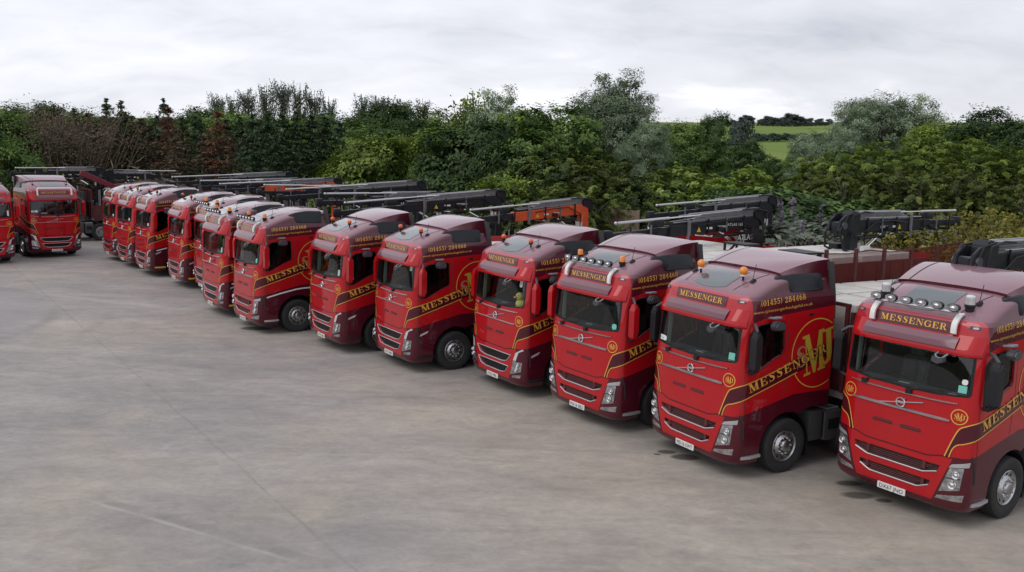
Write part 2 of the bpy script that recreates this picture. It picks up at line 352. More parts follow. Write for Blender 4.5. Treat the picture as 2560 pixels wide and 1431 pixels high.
def cab_mesh(grilles):
    zs = sorted(set([0.28, .30, .33, .37, .42, .5, .6, .8, .95, 1.08, 1.2, 1.45, 1.7, 1.95, 2.2, 2.45, 2.7, 2.9, 3.05, 3.2, 3.28, 3.36, 3.40, 3.43, 3.465, 3.5, 3.54, 3.58, 3.62, 3.66, 3.695, 3.73, 3.76, 3.79, 3.81, 3.83, 3.85]))
    o = tmp(loft(zs))
    inner = tmp(loft([1.35, 1.7, 2.2, 2.9, 3.2, 3.36], inset=0.09, xr=-2.40))
    cs = [inner, tmp(prism_bm(WS, -0.62, 0.3, 'yz')), tmp(prism_bm(DW, -2, 2, 'xz'))]
    arch = [(-1.37+.67*math.cos(t), .53+.67*math.sin(t)) for t in np.linspace(0, PI, 25)]
    cs.append(tmp(prism_bm([(-0.70, 0.1)]+arch+[(-2.04, 0.1)], -2, 2, 'xz')))
    cs.append(tmp(prism_bm([(-1.6, 0.1), (-1.6, 1.10), (-1.9, 1.22), (-3, 1.22), (-3, .1)], -2, 2, 'xz')))
    for g in grilles: cs.append(tmp(prism_bm(g, -.10, .3, 'yz')))
    me = cut(o, cs); me.name = 'cab'
    me.materials.clear(); me.materials.append(M['paint']); me.materials.append(M['dark'])
    mi = []
    for p in me.polygons:
        c = p.center; xf, hw, a, n = prm(min(max(c.z, .28), 3.85))
        inside = (c.z > 1.3 and c.z < 3.4 and abs(c.y) < hw-.05 and c.x > -2.43 and c.x < front_x(c.y, c.z)-.05) or (c.z < 1.25 and c.x < -.05 and abs(c.y) < hw-.02 and c.x < front_x(c.y, c.z)-.04)
        mi.append(1 if inside else 0)
    me.polygons.foreach_set('material_index', mi); me.polygons.foreach_set('use_smooth', [True]*len(mi)); me.set_sharp_from_angle(angle=R(32)); me.update()
    return me
CAB = {'old': cab_mesh(GR_OLD), 'new': cab_mesh(GR_NEW)}

# perimeter mapping: s = metres forward along the left flank from x=-0.55, round the corner and over the nose
_cz = {}
def perim(s, z, off=0.004):
    if s <= 0: return Vector((-0.55+s, side_y(-0.55+s, z)+off, z))
    k = round(z, 2)
    if k not in _cz:
        xf, hw, a, n = prm(k); xc = xf-a; pts = [(-0.55, hw)] if xc > -0.55 else []
        for i in range(121):
            t = PI/2*i/120; pts.append((xc+a*math.sin(t)**(2/n), hw*math.cos(t)**(2/n)))
        pts = np.array([p for p in pts if p[0] >= -0.551]); d = np.concatenate([[0], np.cumsum(np.hypot(*np.diff(pts, axis=0).T))]); _cz[k] = (d, pts)
    d, pts = _cz[k]; x = np.interp(s, d, pts[:, 0]); y = np.interp(s, d, pts[:, 1])
    x2 = np.interp(s+.01, d, pts[:, 0]); y2 = np.interp(s+.01, d, pts[:, 1]); tx, ty = x2-x, y2-y; l = math.hypot(tx, ty) or 1
    return Vector((x-ty/l*off, y+tx/l*off, z))
def perim_s(y, z):
    """the s at which the perimeter reaches lateral position y on the nose"""
    lo, hi = 0.0, 1.9
    for _ in range(40):
        m_ = (lo+hi)/2
        if perim(m_, z).y > y: lo = m_
        else: hi = m_
    return lo

# ------------------------------------------------------------------ lettering: bold roman capitals and figures drawn as strokes, cap height 1
def ring(cx, cy, rx, ry, t0, t1, wv, wh, n=18):
    """stroke of an ellipse whose width goes from wv at the sides to wh at top and bottom"""
    q = []
    for i in range(n+1):
        t = R(t0+(t1-t0)*i/n); q.append((cx+rx*math.cos(t), cy+ry*math.sin(t), wh+(wv-wh)*abs(math.cos(t))**1.3))
    return ('s', q)
def rc(a, b, c, d): return ('p', [(a, b), (c, b), (c, d), (a, d)])
GL = {
 'M': (1.22, [rc(.14,.05,.21,.95), rc(.0,0,.36,.065), rc(.0,.935,.3,1), ('p', [(.10,1),(.36,1),(.66,.18),(.56,0),(.52,0)]), ('p', [(.54,0),(.64,0),(.98,1),(.90,1)]), rc(.86,.05,1.08,.95), rc(.76,0,1.18,.065), rc(.9,.935,1.18,1)]),
 'E': (.90, [rc(.10,0,.32,1), rc(0,0,.82,.065), rc(0,.935,.80,1), ('p', [(.80,1),(.80,.68),(.75,.68),(.60,.94)]), ('p', [(.83,0),(.83,.34),(.78,.34),(.62,.06)]), rc(.32,.475,.58,.54), rc(.55,.36,.60,.66)]),
 'S': (.80, [('s', [(.66,.78,.05),(.58,.91,.07),(.40,.965,.07),(.22,.89,.15),(.17,.76,.19),(.26,.63,.23),(.42,.53,.26),(.56,.42,.25),(.61,.27,.21),(.54,.11,.15),(.36,.035,.07),(.18,.09,.07),(.09,.24,.05)]), rc(.65,.69,.70,1), rc(.06,0,.11,.32)]),
 'N': (1.05, [rc(.13,.05,.20,.95), rc(0,0,.34,.065), rc(0,.935,.3,1), ('p', [(.08,1),(.34,1),(.90,.14),(.90,0),(.82,0)]), rc(.83,0,.90,.95), rc(.66,.935,1.02,1)]),
 'G': (1.02, [ring(.50,.5,.41,.465,40,320,.23,.07), rc(.70,.05,.92,.44), rc(.56,.40,1.0,.46), rc(.83,.66,.885,1), ('s', [(.80,.80,.06),(.68,.93,.07),(.5,.965,.07)]), ('s', [(.5,.035,.07),(.66,.06,.09),(.78,.16,.12)])]),
 'R': (1.00, [rc(.10,0,.32,1), rc(0,0,.42,.065), rc(0,.935,.45,1), ('s', [(.40,.965,.07),(.58,.94,.11),(.68,.85,.18),(.69,.74,.20),(.66,.63,.17),(.55,.54,.10),(.30,.51,.065)]), ('p', [(.42,.51),(.62,.53),(.86,.08),(.98,.06),(.98,0),(.68,0)])]),
 'J': (.70, [rc(.34,.25,.58,1), rc(.18,.935,.72,1), ('s', [(.46,.30,.24),(.43,.12,.18),(.28,.03,.08),(.14,.10,.13),(.10,.20,.17)])]),
 '0': (.72, [ring(.34,.5,.24,.455,0,360,.20,.07,28)]),
 '1': (.56, [rc(.20,0,.40,1), rc(.06,0,.54,.065), ('p', [(.06,.80),(.06,.86),(.24,1),(.40,1),(.22,.84)])]),
 '2': (.72, [('s', [(.12,.70,.17),(.16,.86,.12),(.32,.955,.08),(.48,.89,.15),(.53,.74,.20),(.44,.55,.15),(.24,.32,.09),(.08,.10,.08)]), ('p', [(.04,0),(.62,0),(.66,.30),(.60,.30),(.50,.17),(.10,.17),(.04,.10)])]),
 '4': (.74, [rc(.40,0,.58,1), rc(.28,0,.68,.065), ('p', [(.02,.25),(.68,.25),(.68,.33),(.10,.33)]), ('p', [(.02,.25),(.02,.33),(.40,1),(.50,1),(.10,.3)])]),
 '5': (.70, [('p', [(.10,1),(.56,1),(.60,.84),(.14,.84)]), rc(.10,.50,.16,.98), ('s', [(.12,.52,.06),(.24,.61,.09),(.42,.58,.16),(.52,.40,.21),(.47,.18,.17),(.30,.045,.08),(.14,.10,.13),(.10,.22,.17)])]),
 '6': (.72, [('s', [(.56,.84,.13),(.44,.955,.08),(.27,.86,.12),(.14,.60,.20),(.14,.36,.20),(.22,.10,.12),(.36,.04,.08)]), ring(.36,.32,.22,.28,-180,180,.18,.07,22)]),
 '8': (.74, [ring(.36,.74,.20,.215,0,360,.15,.07,22), ring(.36,.27,.24,.235,0,360,.19,.07,22)]),
 '(': (.42, [('s', [(.36,1.08,.04),(.20,.86,.11),(.15,.5,.15),(.20,.14,.11),(.36,-.08,.04)])]),
 ')': (.42, [('s', [(.04,1.08,.04),(.20,.86,.11),(.25,.5,.15),(.20,.14,.11),(.04,-.08,.04)])]),
 ' ': (.40, [])}
def text_polys(txt, gap=0.06):
    """list of polygons (u, v, layer); total width"""
    out = []; u0 = 0.0
    for ch in txt:
        wd, items = GL[ch]; ly = 0
        for kind, q in items:
            if kind == 'p': out.append(([(u0+a, b) for a, b in q], ly))
            else:
                L_ = []; Rr = []
                for i, (a, b, wdt) in enumerate(q):
                    p0 = q[max(i-1, 0)]; p1 = q[min(i+1, len(q)-1)]; tx, ty = p1[0]-p0[0], p1[1]-p0[1]; l = math.hypot(tx, ty) or 1
                    if i == len(q)-1 and q[0][:2] == q[-1][:2]: tx, ty = q[1][0]-p0[0], q[1][1]-p0[1]; l = math.hypot(tx, ty) or 1
                    L_.append((u0+a-ty/l*wdt/2, b+tx/l*wdt/2)); Rr.append((u0+a+ty/l*wdt/2, b-tx/l*wdt/2))
                for i in range(len(q)-1): out.append(([L_[i], L_[i+1], Rr[i+1], Rr[i]], ly))
            ly += 1
        u0 += wd+gap
    return out, u0-gap
def put_text(b, txt, fn, key, gap=0.06):
    """fn(u, v, lift) -> 3D, u 0..1 along the word, v in cap heights"""
    ps, wd = text_polys(txt, gap)
    for q, ly in ps: b.add([fn(u/wd, v, ly*0.0005) for u, v in q], [tuple(range(len(q)))], key)
def font_polys(txt):
    """flat mesh of the built-in sans face: vertices (u, v) with cap height 1, faces, width"""
    cu = bpy.data.curves.new('txt', 'FONT'); cu.body = txt; cu.size = 1.37; cu.resolution_u = 3
    o = bpy.data.objects.new('txt', cu); C.objects.link(o); dg = bpy.context.evaluated_depsgraph_get(); dg.update()
    me = bpy.data.meshes.new_from_object(o.evaluated_get(dg)); vs = [tuple(v.co[:2]) for v in me.vertices]; fs = [tuple(p.vertices) for p in me.polygons]
    bpy.data.objects.remove(o); bpy.data.curves.remove(cu); bpy.data.meshes.remove(me)
    x0 = min(v[0] for v in vs); x1 = max(v[0] for v in vs)
    return [(v[0]-x0, v[1]) for v in vs], fs, x1-x0
def put_font(b, txt, fn, key):
    vs, fs, wd = font_polys(txt); b.add([fn(u/wd, v) for u, v in vs], fs, key)

# ------------------------------------------------------------------ cab parts
def strip(b, pts, wdt, key, off, wrap=True):
    """ribbon of width wdt centred on a polyline of (s, z) laid on the cab"""
    vs = []; fs = []
    for i, (s_, z) in enumerate(pts):
        p0 = pts[max(i-1, 0)]; p1 = pts[min(i+1, len(pts)-1)]; tx, tz = p1[0]-p0[0], p1[1]-p0[1]; l = math.hypot(tx, tz)
        for sg in (1, -1): vs.append(perim(s_-tz/l*wdt/2*sg, z+tx/l*wdt/2*sg, off))
    for i in range(len(pts)-1): fs.append((2*i, 2*i+1, 2*i+3, 2*i+2))
    b.add(vs, fs, key)
def smooth_pts(ctrl, n=8):
    P_ = [ctrl[0]]+list(ctrl)+[ctrl[-1]]; out = []
    for i in range(1, len(P_)-2):
        for k in range(n):
            t = k/n; r_ = []
            for d in (0, 1):
                a, b_, c, e_ = (P_[i-1][d], P_[i][d], P_[i+1][d], P_[i+2][d]); r_.append(.5*(2*b_+(c-a)*t+(2*a-5*b_+4*c-e_)*t*t+(3*b_-a-3*c+e_)*t**3))
            out.append(tuple(r_))
    out.append(tuple(ctrl[-1])); return out
UPC = [(perim_s(y_, z_), z_) for y_, z_ in ((.85, 1.21), (.90, 1.37), (.95, 1.52), (1.005, 1.66), (1.05, 1.725), (1.12, 1.765), (1.2, 1.81))]+[(.24, 1.855), (-.09, 1.935), (-.40, 2.02), (-.92, 2.17)]
LOC = [(perim_s(y_, z_), z_) for y_, z_ in ((.92, 1.21), (.95, 1.33), (.99, 1.405), (1.04, 1.445), (1.11, 1.47), (1.22, 1.53))]+[(.20, 1.595), (-.21, 1.715), (-.63, 1.84), (-1.0, 1.955)]
UPP, LOP = smooth_pts(UPC), smooth_pts(LOC)
def resample(pts, n):
    p = np.array(pts); d = np.concatenate([[0], np.cumsum(np.hypot(*np.diff(p, axis=0).T))]); q = np.linspace(0, d[-1], n); return list(zip(np.interp(q, d, p[:, 0]), np.interp(q, d, p[:, 1])))
CX, CZ, CR = -2.05, 2.28, 0.665
TILT = math.atan2(2.28-1.66, 1.96)
def mirror_y(b): b.v = [(x, -y, z) for x, y, z in b.v]
def band(b, side):
    A, B = resample(UPP, 60), resample(LOP, 60); vs = []; fs = []
    for (s0, z0), (s1, z1) in zip(A, B):
        for t in np.linspace(0, 1, 7): vs.append(perim(s0+(s1-s0)*t, z0+(z1-z0)*t, 0.006))
    for i in range(59):
        for k in range(6): fs.append((i*7+k, i*7+k+1, i*7+k+8, i*7+k+7))
    b.add(vs, fs, 'maroon')
    # the band runs on through the ring to the back of the cab
    vs = []; fs = []
    for i in range(9):
        x = -1.47-(i/8)*0.93; zt = 2.185+(-x-1.47)*.316; zb = zt-.27
        vs += [(x, side_y(x, zt)+.003, zt), (x, side_y(x, zb)+.003, zb)]
        if i: fs.append((2*i-2, 2*i-1, 2*i+1, 2*i))
    b.add(vs, fs, 'maroon')
    if side < 0: mirror_y(b)
def band_lines(b, side):
    strip(b, UPP, .019, 'gold', .009); strip(b, LOP, .018, 'gold', .009)
    vs = []; fs = []; n = 0
    for i in range(97):
        t = 2*PI*i/96; ok = True
        for r_ in (CR+.011, CR-.011):
            x, z = CX-r_*math.cos(t), CZ+r_*math.sin(t)
            if x < -2.455: ok = False
            vs.append((max(x, -2.455), side_y(x, z)+.0055, z))
        dz = (CZ+CR*math.sin(t))-(2.185+(-(CX-CR*math.cos(t))-1.47)*.316)
        inband = -.265 < dz < 0.0 and CX-CR*math.cos(t) > CX
        if i and ok and not inband and n: fs.append((2*i-2, 2*i-1, 2*i+1, 2*i))
        n = ok
    b.add(vs, fs, 'gold')
    if side < 0: mirror_y(b)
def onside(x, z, off): return (x, side_y(x, z)+off, z)
def side_word(b):
    ca, sa = math.cos(TILT), math.sin(TILT)
    def fn(u, v, l):
        a = u*2.055; h = v*.172*(1.0+0.0*u); return onside(-.35-a*ca+h*sa, 1.675+a*sa+h*ca, .010+l)
    put_text(b, 'MESSENGER', lambda u, v, l: fn(u, v, l+.006), 'gold', gap=.17)
    ps, wd = text_polys('MESSENGER', .17)
    for q, ly in ps:          # maroon edge behind the letters that cross the monogram
        if min(p[0] for p in q)/wd < .52: continue
        mx_ = sum(p[0] for p in q)/len(q); my_ = sum(p[1] for p in q)/len(q)
        vs = []
        for u, v in q: du, dv = u-mx_, v-my_; dl = math.hypot(du, dv) or 1; vs.append(fn((u+du/dl*.09)/wd, v+dv/dl*.09, .003+ly*.0003))
        b.add(vs, [tuple(range(len(vs)))], 'maroon')
def monogram(b):
    t = R(13)
    def mk(x0, z0, hgt, wd):
        def fn(u, v, l):
            a, h = u*wd, v*hgt; x = x0-a*math.cos(t)+h*math.sin(t)*.55; return onside(max(x, -2.462), z0+a*math.sin(t)+h*math.cos(t), .0060+l*.3)
        return fn
    put_text(b, 'M', mk(-1.735, 1.84, .80, .60), 'olive'); put_text(b, 'J', mk(-2.155, 2.0, .70, .40), 'olive')
    put_text(b, 'S', mk(-1.52, 2.0, .42, .32), 'cream')
def phone(b):
    put_text(b, '(01455) 284468', lambda u, v, l: onside(-.53-u*1.16, 3.26+u*.075+v*.105, .004+l), 'gold', gap=.07)
def web(b):
    put_font(b, 'www.sjmessengerhaulageltd.co.uk', lambda u, v: onside(-.37-u*1.49, 3.125+u*.095+v*.058, .004), 'gold')
def badge(b):
    vs = []; fs = []
    for i in range(41):
        t = 2*PI*i/40
        for r_ in (.128, .112):
            y, z = 1.0+r_*math.cos(t), 1.895+r_*math.sin(t); vs.append((front_x(y, z)+.006, y, z))
        if i: fs.append((2*i-2, 2*i-1, 2*i+1, 2*i))
    b.add(vs, fs, 'gold'); n = len(b.v)
    for ch, y0, z0, h, wd in (('S', .925, 1.855, .08, .06), ('M', .965, 1.835, .12, .09), ('J', 1.045, 1.855, .08, .045)):
        def fn(u, v, l): y = y0+u*wd; z = z0+v*h; return (front_x(y, z)+.007+l, y, z)
        put_text(b, ch, fn, 'gold')
def badge_r(b):
    badge(b); b.v = [(x, -y, z) for x, y, z in b.v]
def windscreen(b):
    vs = []; fs = []; ny, nz = 25, 9
    for j in range(nz):
        z = 2.12+.9*j/(nz-1)
        for i in range(ny):
            y = -1.165+2.33*i/(ny-1); vs.append((front_x(y, z)-.028, y, z))
    for j in range(nz-1):
        for i in range(ny-1): fs.append((j*ny+i, j*ny+i+1, (j+1)*ny+i+1, (j+1)*ny+i))
    b.add(vs, fs, 'glass')
def seal(b):
    n = len(WS); cy, cz = 0, 2.55; vs = []
    for y, z in WS:
        for f, o in ((1.0, .005), (.965, .005), (.965, -.03)):
            yy, z2 = cy+(y-cy)*f, cz+(z-cz)*(f if f == 1 else .935); vs.append((front_x(yy, z2)+o, yy, z2))
    b.add(vs, [f for i in range(n) for f in ((3*i, 3*i+1, 3*((i+1) % n)+1, 3*((i+1) % n)), (3*i+1, 3*i+2, 3*((i+1) % n)+2, 3*((i+1) % n)+1))], 'plastic')
def sidewin(b, s):
    b.add([(x, s*(side_y(x, z)-.03), z) for x, z in DW], [tuple(range(len(DW)))], 'side_glass')
    n = len(DW); vs = []
    for x, z in DW:
        for f in (1.0, .95): xx, z2 = -.74+(x+.74)*f, 2.5+(z-2.5)*f; vs.append((xx, s*(side_y(xx, z2)+.004), z2))
    b.add(vs, [(2*i, 2*i+1, 2*((i+1) % n)+1, 2*((i+1) % n)) for i in range(n)], 'plastic')
def interior(b):
    b.box(-.60, -.24, -1.08, 1.08, 1.6, 2.08, 'greyplastic', .05)
    b.prism([(-.62, 2.02), (-.25, 2.08), (-.25, 2.12), (-.45, 2.16), (-.66, 2.14)], -1.06, 1.06, 'greyplastic')
    for y, z, w_, h in ((-.3, 2.165, .2, .14), (.25, 2.16, .16, .12), (.6, 2.165, .24, .16)): b.box(-.52, -.40, y, y+w_, z-.03, z-.01, 'plate')
    b.box(-2.38, -2.30, -1.12, 1.12, 1.4, 3.3, 'curtain'); b.box(-2.36, -.7, -1.1, 1.1, 1.38, 1.46, 'dark')
    for s in (-1, 1): b.prism([(-.40, 2.0), (-.32, 2.0), (-.38, 2.98), (-.46, 2.98)], s*1.08, s*1.115, 'trim_grey'); b.box(-2.3, -.4, min(s*1.09, s*1.13), max(s*1.09, s*1.13), 1.4, 1.98, 'dark'); b.box(-2.3, -1.2, min(s*1.09, s*1.13), max(s*1.09, s*1.13), 1.9, 3.25, 'dark')
    b.box(-.95, -.36, -1.08, 1.08, 2.98, 3.02, 'trim_grey')
def seat(b):
    b.box(-1.45, -.95, -.26, .26, 1.55, 1.75, 'seat', .05); b.prism([(-1.42, 1.7), (-1.28, 1.7), (-1.42, 2.42), (-1.53, 2.42)], -.25, .25, 'seat', 'xz', .03)
    b.prism([(-1.52, 2.44), (-1.43, 2.44), (-1.46, 2.66), (-1.54, 2.66)], -.14, .14, 'seat', 'xz', .02)
    b.box(-1.30, -1.275, -.09, .09, 1.95, 2.35, 'greyplastic'); b.box(-1.4, -1.0, .27, .33, 1.95, 2.0, 'seat')
def steering(b):
    c = Vector((-.78, -.62, 2.0)); a = Vector((.55, 0, .83)); u = Vector((0, 1, 0)); v = a.cross(u).normalized()
    b.tube([c+(u*math.cos(t)+v*math.sin(t))*.22 for t in np.linspace(0, 2*PI, 25)], .016, 'plastic', 6, False)
    for t in (0, PI, -PI/2): b.tube([c-a*.02, c+(u*math.cos(t)+v*math.sin(t))*.21], .014, 'plastic', 6)
    b.tube([c-a*.02, c-a*.4], .03, 'plastic', 8)
def visor(b, mk=False):
    """red lip over the windscreen with the maroon tinted strip"""
    prof = [(.00, 3.20), (.10, 3.00), (.115, 2.965), (.10, 2.885), (.02, 2.86), (-.03, 2.89)]
    ys = np.linspace(-1.19, 1.19, 33); vs = []; fs = []; n = len(prof)
    for y in ys:
        k = 1-max(0, abs(y)/1.19-.86)/.14*.75
        for d, z in prof: vs.append((front_x(y, z)+d*k+.002, y*(1.0 if d < .09 else .995), z))
    for i in range(len(ys)-1):
        for k in range(n-1): fs.append((i*n+k, i*n+k+1, (i+1)*n+k+1, (i+1)*n+k))
    b.add(vs, fs, 'red'); b.add([vs[k] for k in range(n)], [tuple(range(n))], 'red'); b.add([vs[-n+k] for k in range(n)], [tuple(range(n))], 'red')
def visor_strip(b):
    ys = np.linspace(-.84, .84, 23); vs = []; fs = []
    for y in ys:
        e_ = .05 if abs(y) > .93 else 0
        for d, z in ((.040, 3.165), (.107, 3.075-e_*0), (.138, 2.985)):
            vs.append((front_x(y, z)+d, y, z))
        vs.append((front_x(y, 2.985)+.095, y, 2.965))
    for i in range(22):
        for k in range(3): fs.append((i*4+k, i*4+k+1, (i+1)*4+k+1, (i+1)*4+k))
    fs += [(0, 1, 2, 3), (88, 89, 90, 91)]
    b.add(vs, fs, 'maroon')
def signboard(b):
    vs = []; fs = []; ys = np.linspace(-.71, .71, 13)
    for y in ys:
        f = .93+.07*0
        for z in (3.38, 3.28, 3.175): yy = y*(1 if z > 3.3 else .97); vs.append((front_x(yy, z)+.012, yy, z))
    for i in range(12):
        for k in (0, 1): fs.append((i*3+k, i*3+k+1, (i+1)*3+k+1, (i+1)*3+k))
    b.add(vs, fs, 'maroon')
def signword(b):
    put_text(b, 'MESSENGER', lambda u, v, l: (front_x(-.60+u*1.2, 3.235+v*.105)+.016+l, -.60+u*1.2, 3.235+v*.105), 'gold', gap=.1)
def marker(b, s):
    vs = []
    for y, z in rounded([(.93, 3.305), (1.10, 3.305), (1.10, 3.355), (.95, 3.365)], .02): vs.append((front_x(y, z)+.006, s*y, z))
    b.add(vs, [tuple(range(len(vs)))], 'greyplastic'); vs = []
    for y, z in ((.99, 3.32), (1.07, 3.32), (1.07, 3.347), (.99, 3.347)): vs.append((front_x(y, z)+.010, s*y, z))
    b.add(vs, [(0, 1, 2, 3)], 'silver')
def roofz(x, y):
    """height of the cab roof at x, y"""
    lo, hi = 3.3, 3.85
    for _ in range(30):
        m_ = (lo+hi)/2
        if front_x(y, m_) > x: lo = m_
        else: hi = m_
    return lo
def skylight(b):
    n = 9; vs = []; fs = []
    for i in range(n):
        t = i/(n-1); x = -.31-.60*t; hw = .44+.06*t*0
        for y in np.linspace(-hw, hw, 9): vs.append((x-.10*(abs(y)/.5)**2, y, roofz(x-.10*(abs(y)/.5)**2, y)+.008))
    for i in range(n-1):
        for k in range(8): fs.append((i*9+k, i*9+k+1, (i+1)*9+k+1, (i+1)*9+k))
    b.add(vs, fs, 'skylight')
def deflector(b, kind):
    ys = np.linspace(-1.13, 1.13, 21); xs = np.linspace(0, 1, 13); vs = []; fs = []; nx = len(xs)
    for y in ys:
        q = abs(y)/1.13; x0 = -1.10-.10*q*q if kind == 'A' else -1.15-.12*q*q
        for t in xs:
            x = x0+(-2.30-x0)*t
            if kind == 'A': z = 3.865+.225*(1-(1-t)**1.7)-.03*q**4-.02*q*q*(1-t)
            else: z = 3.80+.12*math.sin(min(t*1.25, 1)*PI/2)-.13*max(0, q-.55)**1.5/.3
            vs.append((x, y*(.86+.16*t if kind == 'A' else .86+.12*t), z))
    for i in range(len(ys)-1):
        for k in range(nx-1): fs.append((i*nx+k, i*nx+k+1, (i+1)*nx+k+1, (i+1)*nx+k))
    o = len(vs)
    for i in range(len(ys)): x, y, z = vs[i*nx]; vs.append((x-.02, y, z-.10))
    for i in range(len(ys)-1): fs.append((i*nx, (i+1)*nx, o+i+1, o+i))
    for i in (0, len(ys)-1):          # flanks
        o = len(vs); ss = (-1 if i == 0 else 1)
        for k in range(nx): x, y, z = vs[i*nx+k]; vs.append((x, ss*side_y(x, 3.70), 3.70) if k > 0 else (x-.02, y, z-.10))
        for k in range(nx-1): fs.append((i*nx+k, i*nx+k+1, o+k+1, o+k))
    o = len(vs)
    for i in range(len(ys)): x, y, z = vs[i*nx+nx-1]; vs.append((x, y, 3.3))
    for i in range(len(ys)-1): fs.append((i*nx+nx-1, (i+1)*nx+nx-1, o+i+1, o+i))
    b.add(vs, fs, 'maroon')
def roof_line(b):
    for s in (-1, 1):
        vs = []; fs = []
        for i in range(15):
            t = i/14; x = -.36-.74*t; y = .67+.14*t
            for d in (-.008, .008): vs.append((x, s*(y+d), roofz(x, y+d)+.004))
            if i: fs.append((2*i-2, 2*i-1, 2*i+1, 2*i))
        b.add(vs, fs, 'plastic')
def groove(b):
    for ya in (-.86,):
        vs = []; fs = []; n = 14
        for k in range(n):
            t = k/(n-1); q = .86/1.13; x0 = -1.10-.10*q*q; x = x0+(-2.30-x0)*t; z = 3.865+.225*(1-(1-t)**1.7)-.03*q**4-.02*q*q*(1-t); yb = ya*(.86+.16*t)
            vs += [(x, yb-.012, z+.005), (x, yb+.012, z+.005)]
            if k: fs.append((2*k-2, 2*k-1, 2*k+1, 2*k))
        b.add(vs, fs, 'plastic')
def roof_panel(b, s, kind):
    q = [(-1.04, 3.715), (-1.16, 3.765), (-1.40, 3.80), (-2.14, 3.81), (-2.17, 3.74), (-2.15, 3.49), (-1.33, 3.485)] if kind == 'A' else [(-1.16, 3.75), (-1.42, 3.835), (-1.75, 3.875), (-2.2, 3.865), (-2.25, 3.8), (-2.20, 3.50), (-1.40, 3.52)]
    q = rounded(q, .02, 2); n = len(q); cx_ = sum(p[0] for p in q)/n; cz_ = sum(p[1] for p in q)/n; vs = []; fs = []
    for f, o_ in ((1.0, -.10), (1.0, .0), (.965, .008), (.5, .008)):
        for x_, z_ in q: x2, z2 = cx_+(x_-cx_)*f, cz_+(z_-cz_)*f; vs.append((x2, s*(1.195-.30*(z2-3.49)-.125*max(0, (x2+1.35)/.31)+o_), z2))
    for r_ in range(3):
        for i in range(n): fs.append((r_*n+i, r_*n+(i+1) % n, (r_+1)*n+(i+1) % n, (r_+1)*n+i))
    fs.append(tuple(3*n+i for i in range(n))); b.add(vs, fs, 'smoke')
def collar(b, s):
    b.prism([(-2.28, 2.80), (-2.28, 4.02), (-2.42, 4.0), (-2.56, 3.2), (-2.58, 1.9), (-2.46, 1.9), (-2.46, 2.80)] if False else [(-2.26, 4.03), (-2.40, 4.01), (-2.53, 3.3), (-2.55, 2.9), (-2.46, 2.9), (-2.40, 3.4)], s*1.12, s*1.19, 'tank')
def beacon(b, kind):
    if kind == 'ball':
        b.tube([(0, 0, 0), (0, 0, .10)], .022, 'plastic', 8); b.lathe([(.09, .0), (.09, .055), (.12, .06), (.12, 0)], (0, 0, 0), 'white', 'z', 18); b.ball((0, 0, .185), .082, .082, .085, 'amber')
    elif kind == 'small':
        b.tube([(0, 0, 0), (0, 0, .09)], .02, 'plastic', 8); b.lathe([(.08, 0), (.08, .05), (.11, .055), (.11, 0)], (0, 0, 0), 'plastic', 'z', 16); b.ball((0, 0, .16), .062, .062, .062, 'orange_lens')
    elif kind == 'square':
        b.lathe([(0, .06), (.05, .06), (.06, .075), (.10, .075), (.10, 0)], (0, 0, 0), 'plastic', 'z', 16); b.lathe([(.10, .064), (.20, .060), (.22, .045), (.22, 0)], (0, 0, 0), 'amber', 'z', 14)
    else:
        b.lathe([(0, .07), (.05, .07), (.07, .085), (.11, .085), (.11, 0)], (0, 0, 0), 'plastic', 'z', 18); b.lathe([(.11, .074), (.19, .074), (.20, .078), (.24, .074), (.265, .045), (.27, 0)], (0, 0, 0), 'clear', 'z', 22)
def antenna(b):
    b.lathe([(0, .05), (.02, .045), (.06, .02), (.06, 0)], (0, 0, 0), 'plastic', 'z', 12); b.tube([(0, 0, .05), (-.05, .02, .34)], .006, 'plastic', 5); b.prism([(-.09, 0), (.05, 0), (-.05, .07)], -.03, .03, 'plastic', 'xz')
def bar_arm(b, s):
    pts = [(.045, 3.20), (.045, 3.28), (.03, 3.36), (-.03, 3.44), (-.10, 3.49), (-.17, 3.515)]; n = len(pts)
    vs = []
    for x, z in pts:
        for o, yy in ((0, .69), (0, .78), (.035, .78), (.035, .69)): vs.append((front_x(.75, 3.25)+x+o, s*yy, z+o*.4))
    fs = [(i*4+k, i*4+(k+1) % 4, (i+1)*4+(k+1) % 4, (i+1)*4+k) for i in range(n-1) for k in range(4)]+[(0, 1, 2, 3), (4*n-4, 4*n-3, 4*n-2, 4*n-1)]
    b.add(vs, fs, 'white')
def bar_rail(b, key='steel'):
    b.tube([(-.17, -.76, 3.55), (-.14, 0, 3.56), (-.17, .76, 3.55)], .024, key, 8)
def spot(b, y):
    q = rounded([(y-.105, 3.60), (y-.06, 3.572), (y+.06, 3.572), (y+.105, 3.60), (y+.105, 3.655), (y+.06, 3.685), (y-.06, 3.685), (y-.105, 3.655)], .012, 2)
    b.prism(q, -.17, -.115, 'plastic', 'yz'); cy, cz = y, 3.635
    q2 = [(cy+(a-cy)*.93, cz+(c-cz)*.90) for a, c in q]; b.prism(q2, -.115, -.105, 'lamp', 'yz'); b.ball((-.108, y, 3.625), .03, .05, .032, 'chrome', 10, 6)
    b.tube([(-.16, y, 3.55), (-.16, y, 3.58)], .02, 'plastic', 6)
def tube_frame(b):
    b.tube([(.02, -.80, 3.16), (-.02, -.80, 3.46), (-.06, -.77, 3.50), (-.06, .77, 3.50), (-.02, .80, 3.46), (.02, .80, 3.16)], .042, 'white', 10)
